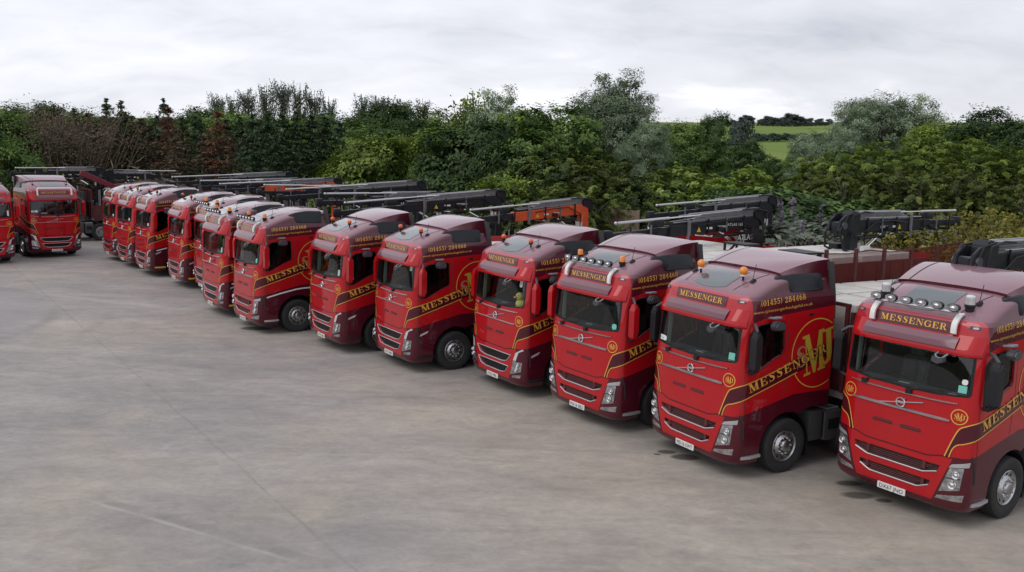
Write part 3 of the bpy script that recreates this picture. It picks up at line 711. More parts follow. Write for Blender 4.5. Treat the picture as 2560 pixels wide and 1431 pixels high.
def trims(b, kind):
    for z0, z1, y0, y1, th in ((2.075, 2.035, -1.0, .96, .014), (1.80, 1.76, -.94, .87, .026 if kind == 'old' else .012)):
        ys = np.linspace(y0, y1, 25); vs = []; fs = []
        for y in ys:
            z = z0+(z1-z0)*0+(.03*(abs(y)**2))*(0 if z0 < 2 else 1); h = th*(1 if abs(y) < .85 else .6)
            for o, dz in ((.004, h), (.028, h*.5), (.028, -h*.5), (.004, -h)): vs.append((front_x(y, z)+o, y, z+dz))
        for i in range(24):
            for k in range(3): fs.append((i*4+k, i*4+k+1, (i+1)*4+k+1, (i+1)*4+k))
        b.add(vs, fs, 'steel' if kind == 'old' else 'silver')
def emblem(b):
    x = front_x(0, 1.9)+.02
    b.tube([(x, -.055+.075*math.cos(t)+.055, 1.905+.075*math.sin(t)) for t in np.linspace(0, 2*PI, 25)], .014, 'chrome', 6, False)
    b.prism([(-.07, 1.89), (.07, 1.89), (.07, 1.925), (-.07, 1.925)], x-.005, x+.012, 'silver', 'yz')
    b.beam((x-.01, -.42, 1.815), (x-.01, -.07, 1.892), .02, .014, 'silver'); b.beam((x-.01, .07, 1.918), (x-.01, .40, 1.99), .02, .014, 'silver')
    b.tube([(x, .055, 1.965), (x, .085, 1.995)], .010, 'chrome', 6)
def vents(b):
    for y0, y1 in ((-.50, -.10), (.02, .42)):
        q = rounded([(y0, 1.475), (y1, 1.475), (y1-.02, 1.535), (y0+.02, 1.535)], .02)
        vs = [(front_x(y, z)+.003, y, z) for y, z in q]; b.add(vs, [tuple(range(len(q)))], 'dark'); b.beam((front_x(y0, 1.5)+.01, y0+.03, 1.507), (front_x(y1, 1.5)+.01, y1-.03, 1.507), .012, .01, 'red')
def seamline(b):
    ys = np.linspace(-1.04, 1.04, 31); vs = []; fs = []
    for i, y in enumerate(ys):
        z = 1.205-.06*min(1, max(0, (.80-abs(y))/.22)); vs += [(front_x(y, z)+.003, y, z+.012), (front_x(y, z)+.003, y, z-.012)]
        if i: fs.append((2*i-2, 2*i-1, 2*i+1, 2*i))
    b.add(vs, fs, 'maroon')
def grille(b, q, kind):
    ys0, ys1 = min(p[0] for p in q), max(p[0] for p in q); z0, z1 = min(p[1] for p in q), max(p[1] for p in q)
    vs = [(front_x(y, z)-.055, y*1.01, z) for y, z in q]; b.add(vs, [tuple(range(len(vs)))], 'grille')
    nb = 5 if kind == 'old' else 6
    for k in range(nb):
        z = z0+(z1-z0)*(k+.7)/(nb+.4); hw = max(abs(p[0]) for p in q)*(.55+.45*(z-z0)/(z1-z0))*.97
        ys = np.linspace(-hw, hw, 13); b.tube([(front_x(y, z)-.03, y, z) for y in ys], .0085, 'rust' if kind == 'old' else 'plastic', 5)
    if kind == 'old':
        for y in (-.52, .52): b.box(front_x(y, z0)-.06, front_x(y, z0)-.012, y-.03, y+.03, z0+.04, z1, 'rust')
    lower = [p for p in q if p[1] < z1-.005]; lower = sorted(lower); pts = [sorted(q)[0]]+lower if kind == 'old' else [(-abs(q[0][0]), z1)]+lower+[(abs(q[0][0]), z1)]
    if kind == 'old': pts = lower
    b.tube([(front_x(y, z)+.004, y, z) for y, z in resample(pts, 25)], .012, 'silver', 6)
    if kind == 'new': b.tube([(front_x(y, z1)+.004, y, z1) for y in np.linspace(-abs(q[0][0]), abs(q[0][0]), 21)], .011, 'silver', 6)
def on_front(poly, s, off, b, key, th=.02):
    """polygon (y, z) laid over the nose with a rim"""
    n = len(poly); vs = [(front_x(y, z)+off, s*y, z) for y, z in poly]+[(front_x(y, z)+off-th, s*y, z) for y, z in poly]
    b.add(vs, [tuple(range(n))]+[(i, (i+1) % n, n+(i+1) % n, n+i) for i in range(n)], key)
def dens(poly, m=4):
    out = []
    for i in range(len(poly)):
        a, c = poly[i], poly[(i+1) % len(poly)]
        for k in range(m): out.append((a[0]+(c[0]-a[0])*k/m, a[1]+(c[1]-a[1])*k/m))
    return out
def grid_front(b, quad, s, off, key, nu=6, nv=6):
    """curved patch over the nose between four (y, z) corners"""
    (a, c, d, e_) = quad; vs = []; fs = []
    for j in range(nv+1):
        for i in range(nu+1):
            u, v = i/nu, j/nv; y = (a[0]*(1-u)+c[0]*u)*(1-v)+(e_[0]*(1-u)+d[0]*u)*v; z = (a[1]*(1-u)+c[1]*u)*(1-v)+(e_[1]*(1-u)+d[1]*u)*v
            vs.append((front_x(y, z)+off, s*y, z))
    for j in range(nv):
        for i in range(nu): k = j*(nu+1)+i; fs.append((k, k+1, k+nu+2, k+nu+1))
    b.add(vs, fs, key)
def headlamp(b, s, kind):
    if kind == 'old':
        grid_front(b, [(.82, .61), (1.13, .70), (1.16, 1.075), (.96, 1.045)], s, .008, 'lamp'); grid_front(b, [(.945, 1.05), (1.215, 1.095), (1.22, 1.18), (.985, 1.11)], s, .016, 'silver', 6, 3)
        for y, z, r_ in ((1.06, .94, .065), (1.02, .77, .075)):
            c = (front_x(y, z)+.008, s*y, z); b.lathe([(0, r_), (.02, r_*.9), (.012, r_*.55), (.03, 0)], c, 'chrome', 'x', 16)
        grid_front(b, [(.90, .855), (1.12, .875), (1.125, .895), (.905, .875)], s, .016, 'greyplastic', 4, 1)
    else:
        grid_front(b, [(.79, .56), (.90, .59), (1.0, .93), (.90, .93)], s, .010, 'lamp'); grid_front(b, [(.90, .59), (1.15, .68), (1.17, .91), (.995, .90)], s, .009, 'lamp')
        grid_front(b, [(.90, .93), (1.0, .93), (1.07, 1.14), (.97, 1.12)], s, .014, 'clear'); grid_front(b, [(.97, 1.12), (1.07, 1.14), (1.19, 1.20), (1.165, 1.235)], s, .014, 'clear')
        for y, z, r_ in ((1.06, .83, .05), (1.02, .72, .055)):
            c = (front_x(y, z)+.010, s*y, z); b.lathe([(0, r_), (.02, r_*.9), (.012, r_*.55), (.03, 0)], c, 'chrome', 'x', 14)
def foglamp(b, s, kind):
    if kind == 'old': grid_front(b, [(.76, .480), (1.17, .505), (1.19, .63), (.80, .54)], s, .008, 'lamp', 6, 3)
    else: grid_front(b, [(.86, .49), (1.13, .52), (1.15, .60), (.88, .55)], s, .008, 'lamp', 4, 2)
def lampgap(b, s):
    """dark shut line between lamp corner and wing"""
    vs = []; fs = []
    for i, z in enumerate(np.linspace(.80, 1.27, 12)):
        sx = .285+.09*(i/11)**3
        for d in (-.02, .02): v = perim(sx+d, z, .006); vs.append((v.x, s*v.y, v.z))
        if i: fs.append((2*i-2, 2*i-1, 2*i+1, 2*i))
    b.add(vs, fs, 'dark')
def plate(b): b.prism(rounded([(-.262, .325), (.262, .325), (.262, .438), (-.262, .438)], .012, 2), .005, .018, 'plate', 'yz')
def plate_txt(b, txt): put_font(b, txt, lambda u, v: (.0215, -.222+.444*u, .345+.074*v), 'ink')
def step(b, s, key):
    q = [(-.36, .0), (-.36, .0)]
    vs = [perim(.30, .455, .03), perim(.12, .455, .06), perim(-.17, .455, .035), perim(-.17, .455, -.1), perim(.30, .455, -.12)]
    n = 5; vv = [(v.x, s*v.y, .475) for v in vs]+[(v.x, s*v.y, .42) for v in vs]
    b.add(vv, [(0, 1, 2, 3, 4), (9, 8, 7, 6, 5)]+[(i, (i+1) % n, n+(i+1) % n, n+i) for i in range(n)], key)
    for k in range(5): b.beam((-.25-.075*k, s*1.16, .479), (-.25-.075*k, s*1.26, .479), .02, .006, 'greyplastic')
def side_badge(b, s):
    vs = [(x, s*(side_y(x, z)+.012), z) for x, z in rounded([(-.29, 1.015), (-.50, 1.09), (-.55, 1.155), (-.50, 1.145), (-.30, 1.075)], .015)]; b.add(vs, [tuple(range(len(vs)))], 'clear')
def white_stripe(b, s, short=False):
    pts = [(-.34, 1.19), (-.8, 1.30), (-1.32, 1.40), (-1.6, 1.42), (-2.4, 1.43)]; pts = resample(pts[:2] if short else pts, 16)
    vs = []; fs = []
    for i, (x, z) in enumerate(pts):
        vs += [(x, s*(side_y(x, z)+.008), z+.022), (x, s*(side_y(x, z)+.008), z-.022)]
        if i: fs.append((2*i-2, 2*i-1, 2*i+1, 2*i))
    b.add(vs, fs, 'white')
def door_lines(b, s):
    for pts in ([(-.31, 2.95), (-.24, 2.0), (-.27, 1.25)], [(-1.26, 3.02), (-1.27, 2.2), (-1.22, 1.50)]):
        q = resample(pts, 20); vs = []; fs = []
        for i, (x, z) in enumerate(q):
            vs += [(x-.006, s*(side_y(x, z)+.002), z), (x+.006, s*(side_y(x, z)+.002), z)]
            if i: fs.append((2*i-2, 2*i-1, 2*i+1, 2*i))
        b.add(vs, fs, 'dark')
    b.box(-1.88, -1.78, s*1.225, s*1.255, 3.02, 3.06, 'plastic')
def mirror(b, s, key):
    b.prism(rounded([(-.20, 2.16), (-.23, 2.12), (-.32, 2.12), (-.345, 2.3), (-.345, 2.75), (-.31, 2.86), (-.24, 2.86), (-.20, 2.72)], .02, 2), s*1.345, s*1.505, key, 'xz', .025)
    b.box(-.355, -.345, s*1.36, s*1.49, 2.2, 2.78, 'mirror')
    b.tube([(-.40, s*1.22, 2.95), (-.33, s*1.32, 2.94), (-.28, s*1.43, 2.85)], .028, 'greyplastic', 8); b.tube([(-.32, s*1.23, 2.06), (-.30, s*1.32, 2.06), (-.28, s*1.43, 2.13)], .032, 'plastic', 8)
def kerb_mirror(b):
    b.prism(rounded([(-.72, 2.83), (-.95, 2.83), (-.99, 2.91), (-.93, 3.0), (-.76, 3.0), (-.69, 2.91)], .03, 2), 1.29, 1.45, 'greyplastic', 'xz', .03)
    b.tube([(-.75, 1.22, 3.04), (-.77, 1.37, 3.06), (-.90, 1.37, 3.06), (-.90, 1.22, 3.04)], .022, 'palegrey', 8)
def front_mirror(b):
    n0 = len(b.v); front_mirror_raw(b)
    b.v[n0:] = [(x*.85, .66+(y-.66)*.72, 2.89+(z-2.90)*.72) for x, y, z in b.v[n0:]]
def front_mirror_raw(b):
    b.prism(rounded([(.50, 2.71), (.66, 2.66), (.82, 2.74), (.80, 2.84), (.62, 2.80), (.52, 2.84)], .02, 2), .06, .17, 'greyplastic', 'yz', .02)
    b.tube([(.0, .56, 2.90), (.10, .56, 2.86), (.13, .63, 2.80), (.13, .74, 2.81), (.02, .80, 2.9)], .020, 'palegrey', 8)
def wiper(b, y0):
    pts = [(front_x(y0+d, z)+.02, y0+d, z) for d, z in ((0, 2.14), (.1, 2.19), (.55, 2.235))]; b.tube(pts, [.02, .012, .006], 'plastic', 6); b.box(pts[0][0]-.04, pts[0][0]+.02, y0-.05, y0+.05, 2.08, 2.16, 'plastic')
def sticker(b, y, z, w_, h, key, s_=1):
    q = [(front_x(a, c)-.020, a, c) for a, c in rounded([(y-w_/2, z-h/2), (y+w_/2, z-h/2), (y+w_/2, z+h/2), (y-w_/2, z+h/2)], min(w_, h)*.45 if s_ == 0 else .01)]; b.add(q, [tuple(range(len(q)))], key)
# wheels: y is the axle
def tyre(b, s):
    b.lathe([(s*-.30, .30), (s*-.30, .46), (s*-.27, .515), (s*-.21, .53), (s*-.04, .53), (s*.015, .515), (s*.03, .47), (s*.02, .38), (s*-.01, .31), (s*-.05, .30)], (0, 0, 0), 'rubber', 'y', 48)
    for r0 in (-.08, -.125, -.17): b.lathe([(s*r0, .5312), (s*(r0-.012), .5312)], (0, 0, 0), 'dark', 'y', 48)
def rim(b, s, kind):
    if kind == 'front':
        b.lathe([(s*-.05, .305), (s*.0, .305), (s*.005, .295), (s*-.02, .28), (s*-.03, .22), (s*.0, .195), (s*.02, .18), (s*.02, .13), (s*.0, .12), (s*.05, .10), (s*.06, .08), (s*.06, 0)], (0, 0, 0), 'steel', 'y', 40)
        for k in range(10):
            t = 2*PI*k/10; c = (.155*math.cos(t), s*.02, .155*math.sin(t)); b.lathe([(0, .018), (s*.03, .016), (s*.03, 0)], c, 'chrome', 'y', 6)
            t += PI/10; b.lathe([(s*-.0, .027), (s*.004, .0)], (.245*math.cos(t), s*-.022, .245*math.sin(t)), 'dark', 'y', 10)
    else:
        b.lathe([(s*0, .305), (s*.005, .29), (s*-.03, .27), (s*-.16, .24), (s*-.17, .15), (s*-.06, .13), (s*-.02, .11), (s*-.02, 0)], (0, 0, 0), 'steel', 'y', 36)
        for k in range(10): t = 2*PI*k/10; b.lathe([(0, .018), (s*.03, .016), (s*.03, 0)], (.19*math.cos(t), s*-.165, .19*math.sin(t)), 'chrome', 'y', 6)
def mudguard(b, x, s):
    vs = []; fs = []
    for i, t in enumerate(np.linspace(R(-15 if x > -2 else 20), R(195 if x < -2 else 120), 22)):
        c = PI-t if x > -2 else t
        for y in (s*.82, s*1.22): vs.append((x+.63*math.cos(c), y, .53+.63*math.sin(c)))
        if i: fs.append((2*i-2, 2*i-1, 2*i+1, 2*i))
    b.add(vs, fs, 'plastic')
    b.box(x-.66, x-.63, min(s*.84, s*1.2), max(s*.84, s*1.2), .22, .62, 'plastic')

# ------------------------------------------------------------------ chassis, bodies, cranes
def chassis(b, Ln):
    for y in (-.42, .42): b.box(-Ln+.2, -.6, y-.04, y+.04, .78, 1.06, 'chassis')
    b.box(-2.2, -.3, -.85, .85, .50, 1.2, 'chassis'); b.box(-2.4, -.25, -.62, .62, .33, .55, 'chassis'); b.box(-Ln+.1, -Ln+.35, -1.15, 1.15, .45, .60, 'chassis')  # low sump box added to keep light out from under the cab
    for x in np.arange(-3.2, -Ln, -1.1): b.box(x-.05, x+.05, -1.15, 1.15, 1.06, 1.22, 'chassis')
    b.tube([(-1.37, -1.0, .53), (-1.37, 1.0, .53)], .09, 'chassis', 8)
    for x in AX(Ln): b.tube([(x, -1.1, .53), (x, 1.1, .53)], .09, 'chassis', 8)
    b.box(-2.62, -2.5, -1.0, 1.0, 1.25, 2.9, 'chassis'); b.tube([(-2.62, -.9, 1.3), (-2.62, -.9, 3.2)], .07, 'steel', 8)
def AX(Ln): return (-3.35, -Ln+2.7, -Ln+1.35) if Ln < 13 else (-3.35, -Ln+4.0, -Ln+2.7, -Ln+1.4)
def tank(b, s):
    b.box(-2.42, -2.06, min(s*.55, s*1.2), max(s*.55, s*1.2), .50, 1.12, 'tank', .05); b.box(-2.46, -2.43, min(s*.6, s*1.18), max(s*.6, s*1.18), .55, 1.05, 'plastic')
    b.box(-2.95, -2.47, min(s*.5, s*1.22), max(s*.5, s*1.22), .46, 1.06, 'tank', .05)
    b.box(-2.86, -2.56, s*1.215, s*1.225, .68, .90, 'plastic'); b.tube([(-2.56, s*.75, 1.07), (-2.56, s*1.15, 1.09), (-2.88, s*1.15, 1.09), (-2.88, s*.75, 1.07)], .018, 'silver', 6)
def bed_floor(b, Ln): b.box(-Ln, -2.95, -1.24, 1.24, 1.24, 1.38, 'bedfloor'); b.box(-Ln, -2.95, 1.24, 1.265, 1.2, 1.39, 'rust'); b.box(-Ln, -2.95, -1.265, -1.24, 1.2, 1.39, 'rust')
def panel(b, x0, x1, y, z0, z1, key, th=.035):
    b.box(x1, x0, y-th/2, y+th/2, z0, z1, key); sg = 1 if y > 0 else -1
    n = max(2, int(abs(x1-x0)/.55))
    for k in range(n+1):
        x = x0+(x1-x0)*k/n; b.box(x-.03, x+.03, y+sg*th/2, y+sg*(th/2+.03), z0, z1-.02, key)
    b.box(x1, x0, y-.03, y+.03, z1, z1+.05, key)
def headboard(b, z1, key):
    b.box(-2.99, -2.93, -1.25, 1.25, 1.39, z1-.7, key)
    for y in (-1.2, -.62, 0, .62, 1.2): b.box(-2.92, -2.86, y-.04, y+.04, 1.39, z1, key)
    b.box(-2.92, -2.86, -1.25, 1.25, z1, z1+.07, key)
def tailboard(b, Ln, z1, key): b.box(-Ln-.04, -Ln, -1.25, 1.25, 1.39, z1, key); b.box(-Ln-.07, -Ln-.04, -1.25, 1.25, z1-.08, z1, key)
def boom_rest(b, x0, y0, z0, z1):
    b.box(x0-.55, x0, y0-.8, y0, z1-.04, z1, 'plastic')
    for y in (y0-.75, y0-.05): b.beam((x0-.04, y, z0), (x0-.04, y, z1-.03), .05, .05, 'plastic'); b.beam((x0-.04, y, z1-.38), (x0-.48, y, z1-.04), .045, .045, 'plastic'); b.beam((x0-.5, y, z0), (x0-.5, y, z1-.03), .045, .045, 'plastic')
def net_side(b, x0, x1, y, z0, z1):
    n = 10; vs = []; fs = []
    for i in range(n+1):
        x = x0+(x1-x0)*i/n; sag = .18*math.sin(PI*i/n)*(1 if i % 5 else .6)
        for j in range(4): vs.append((x, y+.03*math.sin(i*1.7+j), z0+(z1-sag-z0)*j/3))
        if i:
            for j in range(3): k = (i-1)*4+j; fs.append((k, k+1, k+5, k+4))
    b.add(vs, fs, 'net')
    b.tube([vs[i*4+3] for i in range(n+1)], .014, 'rust', 5)
def posts(b, x0, x1, y, z0, z1, n):
    for k in range(n+1): x = x0+(x1-x0)*k/n; b.box(x-.035, x+.035, y-.035, y+.035, z0, z1, 'rust')
    b.box(x1, x0, y-.02, y+.02, (z0+z1)/2, (z0+z1)/2+.06, 'rust')
def crane_base(b, x, zt, key):
    b.box(x-.3, x+.3, -1.2, 1.2, 1.39, 1.72, 'crane_black', .03)
    for y in (-1.14, 1.14): b.box(x-.11, x+.11, y-.09, y+.09, .55, 2.05, 'crane_black', .02)
    b.lathe([(1.7, .30), (2.0, .30), (2.05, .24), (2.05, 0)], (x, 0, 0), key, 'z', 18)
    b.beam((x, 0, 2.0), (x, 0, zt-.05), .34, .36, key, .27, .30, .03)
    b.box(x-.25, x+.22, -.42, -.22, 2.0, 2.5, 'plastic', .03); b.box(x-.1, x+.3, .22, .5, 1.75, 2.2, 'greyplastic', .03)
def crane_elbow(b, x, d, zt):
    q = [(x+d*a, zt+c) for a, c in ((.18, .12), (.04, .21), (-.14, .22), (-.28, .12), (-.33, -.1), (-.28, -.30), (-.16, -.32), (-.12, -.12), (.14, -.10))]
    b.prism(q, -.17, .17, 'crane_black', 'xz', .03)
def crane_main(b, x, d, Ln, zt, drop, key):
    b.beam((x+d*.05, 0, zt-.20), (x+d*Ln*.62, 0, zt-.22-drop*.62), .27, .36, key, .25, .32, .02); b.beam((x+d*Ln*.6, 0, zt-.20-drop*.6), (x+d*Ln, 0, zt-.18-drop), .20, .22, 'crane_black', .18, .16, .02)
    b.beam((x+d*Ln*.5, .15, zt-.50-drop*.5), (x+d*Ln*.5, .15, zt+.12-drop*.5), .05, .06, 'crane_grey')
def crane_ext(b, x, d, Ln, zt, drop):
    for k in range(4):
        f = .50-.035*k; y = .02*k; b.beam((x+d*.15, y, zt-.0+.055*k), (x+d*Ln*f, y, zt-.0+.055*k-drop*f), .24-.03*k, .046, 'crane_grey')
    b.beam((x+d*Ln*.38, .0, zt+.02-drop*.38), (x+d*Ln*.60, 0, zt-.02-drop*.6), .17, .13, 'crane_black')
    b.box(min(x+d*Ln*.66, x+d*Ln*.72), max(x+d*Ln*.66, x+d*Ln*.72), -.12, .12, zt-drop*.7-.06, zt-drop*.7+.13, 'crane_black', .02)
def crane_ram(b, x, d, Ln, zt, drop):
    P_ = lambda f, y=0.06, dz=.16: (x+d*Ln*f, y, zt+dz-drop*f)
    b.tube([P_(.30), P_(.62)], .020, 'chrome', 8); b.tube([P_(.62), P_(.95)], .040, 'silver', 10); b.ball(P_(.96), .05, .05, .05, 'silver', 8, 6)
    b.tube([(x+d*.25, 0, zt-1.2), (x+d*Ln*.13, 0, zt-.85)], .075, 'crane_black', 8); b.tube([(x+d*Ln*.13, 0, zt-.85), (x+d*Ln*.27, 0, zt-.42)], .04, 'chrome', 8)
def crane_hose(b, x, d, Ln, zt, drop):
    for k, y in enumerate((-.19, -.22, .19)):
        b.tube([(x, y*1.2, zt-1.3), (x+d*.32, y*1.3, zt-.9), (x+d*.30, y*1.2, zt-.35), (x+d*.8, y, zt-.12), (x+d*Ln*.3, y, zt-.06-drop*.3), (x+d*Ln*.45, y, zt-.14-drop*.4)], .018, 'plastic', 5)
def crane_pipes(b, x, d, Ln, zt, drop):
    for y, dz, f0, f1 in ((-.10, .20, .02, .46), (-.14, .17, .05, .52), (.12, .02, .05, .60), (-.15, -.36, .05, .55)):
        b.tube([(x+d*(Ln*f0+.15), y, zt+dz-drop*f0), (x+d*Ln*f1, y, zt+dz-drop*f1)], .013, 'steel', 5)
    for k in range(7):
        f = .10+.13*k; b.box(x+d*Ln*f-.03, x+d*Ln*f+.03, -.165, .165, zt-.40-drop*f, zt-.34-drop*f, 'crane_black'); b.box(x+d*Ln*f-.02, x+d*Ln*f+.02, .14, .17, zt-.38-drop*f, zt+.03-drop*f, 'crane_grey' if k % 2 else 'crane_black')
    for f, y, h in ((.15, -.2, .16), (.28, .18, .12), (.44, -.19, .14), (.70, .14, .10), (.84, -.12, .12)): b.box(x+d*Ln*f-.09, x+d*Ln*f+.09, y-.06, y+.06, zt-.28-drop*f-h/2, zt-.28-drop*f+h/2, 'plastic', .015)
    c = (x+d*.35, 0, zt-.55); b.tube([c, (x+d*Ln*.30, 0, zt-.50-drop*.3)], .055, 'crane_black', 8); b.tube([(x+d*Ln*.30, 0, zt-.5-drop*.3), (x+d*Ln*.42, 0, zt-.40-drop*.42)], .03, 'chrome', 8)
    for y in (-.24, .24):
        b.tube([(x-d*.1, y, zt-.5), (x-d*.42, y*1.1, zt-.25), (x-d*.30, y*1.1, zt+.12), (x+d*.25, y*.9, zt+.2), (x+d*.7, y*.8, zt+.17)], .022, 'plastic', 6)
def crane_controls(b, x, d, Ln, zt, drop):
    b.box(x-.28, x-.02, .30, .62, 1.75, 2.55, 'plastic', .03); b.box(x+.05, x+.35, -.75, -.40, 1.75, 2.3, 'crane_grey', .03)
    for k in range(5): b.tube([(x-.22+.05*k, .64, 2.5), (x-.22+.05*k, .70, 2.68)], .010, 'steel', 5)
    b.tube([(x+.2, .8, 1.7), (x+.2, .8, 3.0), (x+.2, 1.1, 3.05), (x+.2, 1.1, 1.7)], .022, 'silver', 6); b.tube([(x-.3, .8, 1.7), (x-.3, .8, 3.0), (x-.3, 1.1, 3.05), (x-.3, 1.1, 1.7)], .022, 'silver', 6)
def crane_knuckle(b, x, d, zt):
    b.box(min(x-d*.1, x-d*.75), max(x-d*.1, x-d*.75), -.11, .11, zt-.40, zt-.08, 'crane_black', .03); b.lathe([(-.25, 0), (-.25, .10), (.25, .10), (.25, 0)], (x-d*.62, 0, zt-.16), 'greyplastic', 'y', 14); b.prism([(x-d*.15, zt+.10), (x-d*.5, zt+.12), (x-d*.74, zt-.02), (x-d*.80, zt-.30), (x-d*.5, zt-.44), (x-d*.2, zt-.30)], -.20, -.12, 'crane_black', 'xz', .015); b.prism([(x-d*.15, zt+.10), (x-d*.5, zt+.12), (x-d*.74, zt-.02), (x-d*.80, zt-.30), (x-d*.5, zt-.44), (x-d*.2, zt-.30)], .12, .20, 'crane_black', 'xz', .015)
    b.tube([(x-d*.3, -.3, zt-.9), (x-d*.72, -.28, zt-.75), (x-d*.85, -.2, zt-.35), (x-d*.5, -.2, zt+.12), (x, -.18, zt+.16)], .03, 'plastic', 6); b.tube([(x-d*.3, .3, zt-.9), (x-d*.70, .3, zt-.8), (x-d*.82, .22, zt-.3), (x-d*.45, .2, zt+.12), (x, .18, zt+.18)], .03, 'plastic', 6)
    b.box(x-.26, x+.26, -.5, -.22, zt-1.25, zt-.7, 'plastic', .03); b.box(x-.2, x+.3, .2, .52, zt-1.4, zt-.85, 'crane_black', .04); b.tube([(x+.1, .3, zt-.8), (x+.55, .34, zt-1.0), (x+.5, .3, zt-1.35)], .035, 'steel', 7)
    b.box(x-.10, x+.30, .54, .56, zt-.95, zt-.68, 'plate', .008); b.box(x+.06, x+.14, .561, .565, zt-.84, zt-.79, 'crane_grey')
def crane_hook(b, x, d, Ln, zt, drop):
    xe = x+d*Ln; ze = zt-drop; b.box(xe-.12, xe+.12, -.1, .1, ze-.32, ze-.02, 'crane_black', .03); b.tube([(xe, 0, ze-.3), (xe, 0, ze-.45)], .03, 'steel', 6)
    b.tube([(xe, .07*math.cos(t), ze-.52+.08*math.sin(t)) for t in np.linspace(R(90), R(380), 10)], .022, 'steel', 6)
def crane_label(b, x, d, Ln, zt, drop, word):
    for f0, f1, s in ((.22, .29, 1), (.33, .37, 1), (.22, .29, -1)):
        for sg in (1, -1): b.box(min(x+d*Ln*f0, x+d*Ln*f1), max(x+d*Ln*f0, x+d*Ln*f1), sg*.139, sg*.142, zt-.27-drop*f0, zt-.21-drop*f0, 'white')
    b.prism([(x+d*Ln*.41, zt-.32-drop*.4), (x+d*Ln*.41+.16, zt-.32-drop*.4), (x+d*Ln*.41+.08, zt-.17-drop*.4)], .139, .142, 'yellow', 'xz')
    b.box(x+d*.17-.001, x+d*.17+.004, -.2, .2, zt-.9, zt-.65, 'plate')
    if word:
        put_font(b, word, lambda u, v: (x+.85-u*.62, .205, zt-.72+v*.17), 'white'); put_font(b, word+' 165.2', lambda u, v: (x+1.25-u*.75, .146, zt-.30+v*.085-.02*u*0), 'white')
def crane_plate(b, x, d, zt, word):
    b.box(x-.27, x+.55, .185, .20, zt-.95, zt-.42, 'crane_black', .004)
def crane(t, x, d, Ln, zt, drop=.3, key='crane_black', word=None, yo=0.0):
    k = (round(x, 2), d, Ln, zt, drop, key, word)
    c = part('crane', t, ('cb',)+k, lambda b: crane_base(b, x, zt, key))
    part('elbow', c, ('ce',)+k, lambda b: crane_elbow(b, x, d, zt)); part('main_boom', c, ('cm',)+k, lambda b: crane_main(b, x, d, Ln, zt, drop, key))
    part('extension_boom', c, ('cx',)+k, lambda b: crane_ext(b, x, d, Ln, zt, drop)); part('hydraulic_ram', c, ('cr',)+k, lambda b: crane_ram(b, x, d, Ln, zt, drop))
    part('hose', c, ('ch',)+k, lambda b: crane_hose(b, x, d, Ln, zt, drop)); part('boom_trim', c, ('cpi',)+k, lambda b: crane_pipes(b, x, d, Ln, zt, drop)); part('control_stand', c, ('cco',)+k, lambda b: crane_controls(b, x, d, Ln, zt, drop)); part('hook', c, ('ck',)+k, lambda b: crane_hook(b, x, d, Ln, zt, drop))
    if key == 'crane_black' and d < 0: part('knuckle', c, ('ckn',)+k, lambda b: crane_knuckle(b, x, d, zt))
    if yo: c.location = (0, yo, 0)
    if word: part('sign_panel', c, ('cp',)+k, lambda b: crane_plate(b, x, d, zt, word))
    part('warning_label', c, ('cl',)+k, lambda b: crane_label(b, x, d, Ln, zt, drop, word), smooth=0)
def pack(b, rnd):
    random.seed(rnd); z = 0
    for k in range(2):
        h = .97; j = lambda: random.uniform(-.015, .015)
        b.box(-.56+j(), .56+j(), -.585+j(), .585+j(), z, z+.1, 'timber'); b.box(-.55+j(), .55+j(), -.575+j(), .575+j(), z+.1, z+h, 'pack', .03); z += h+.005
def load(t, cfg):
    """stacks of wrapped blocks standing on the bed: each a thing of its own"""
    x0, n, top = cfg['load']; Mx = t.matrix_basis
    hgt = 1.945; sc = (top-1.38)/hgt
    for i in range(n):
        for y in (-.615, .615):
            key = ('pack', (i*2+(y > 0)) % 4)
            if key not in CACHE:
                b = MB(); pack(b, key[1]); CACHE[key] = b.mesh('block_stack')
            o = ob('block_stack', CACHE[key], None, label=cfg['loadlabel'], category='block stack', group=cfg['loadgroup'])
            p = Mx @ Vector((x0-.6-i*1.2, y, 1.381)); o.location = p; o.rotation_euler = (0, 0, t.rotation_euler.z); o.scale = (1, 1, sc)

def wheel(t, x, s, kind, r_out=1.235):
    w_ = empty('front_wheel' if kind == 'front' else 'rear_wheel', (x, s*r_out if kind == 'front' else s*1.22, .532)); w_.parent = t
    part('tyre', w_, ('tyre', s), lambda b: tyre(b, s), 40); part('rim', w_, ('rim', s, kind), lambda b: rim(b, s, kind), 40)

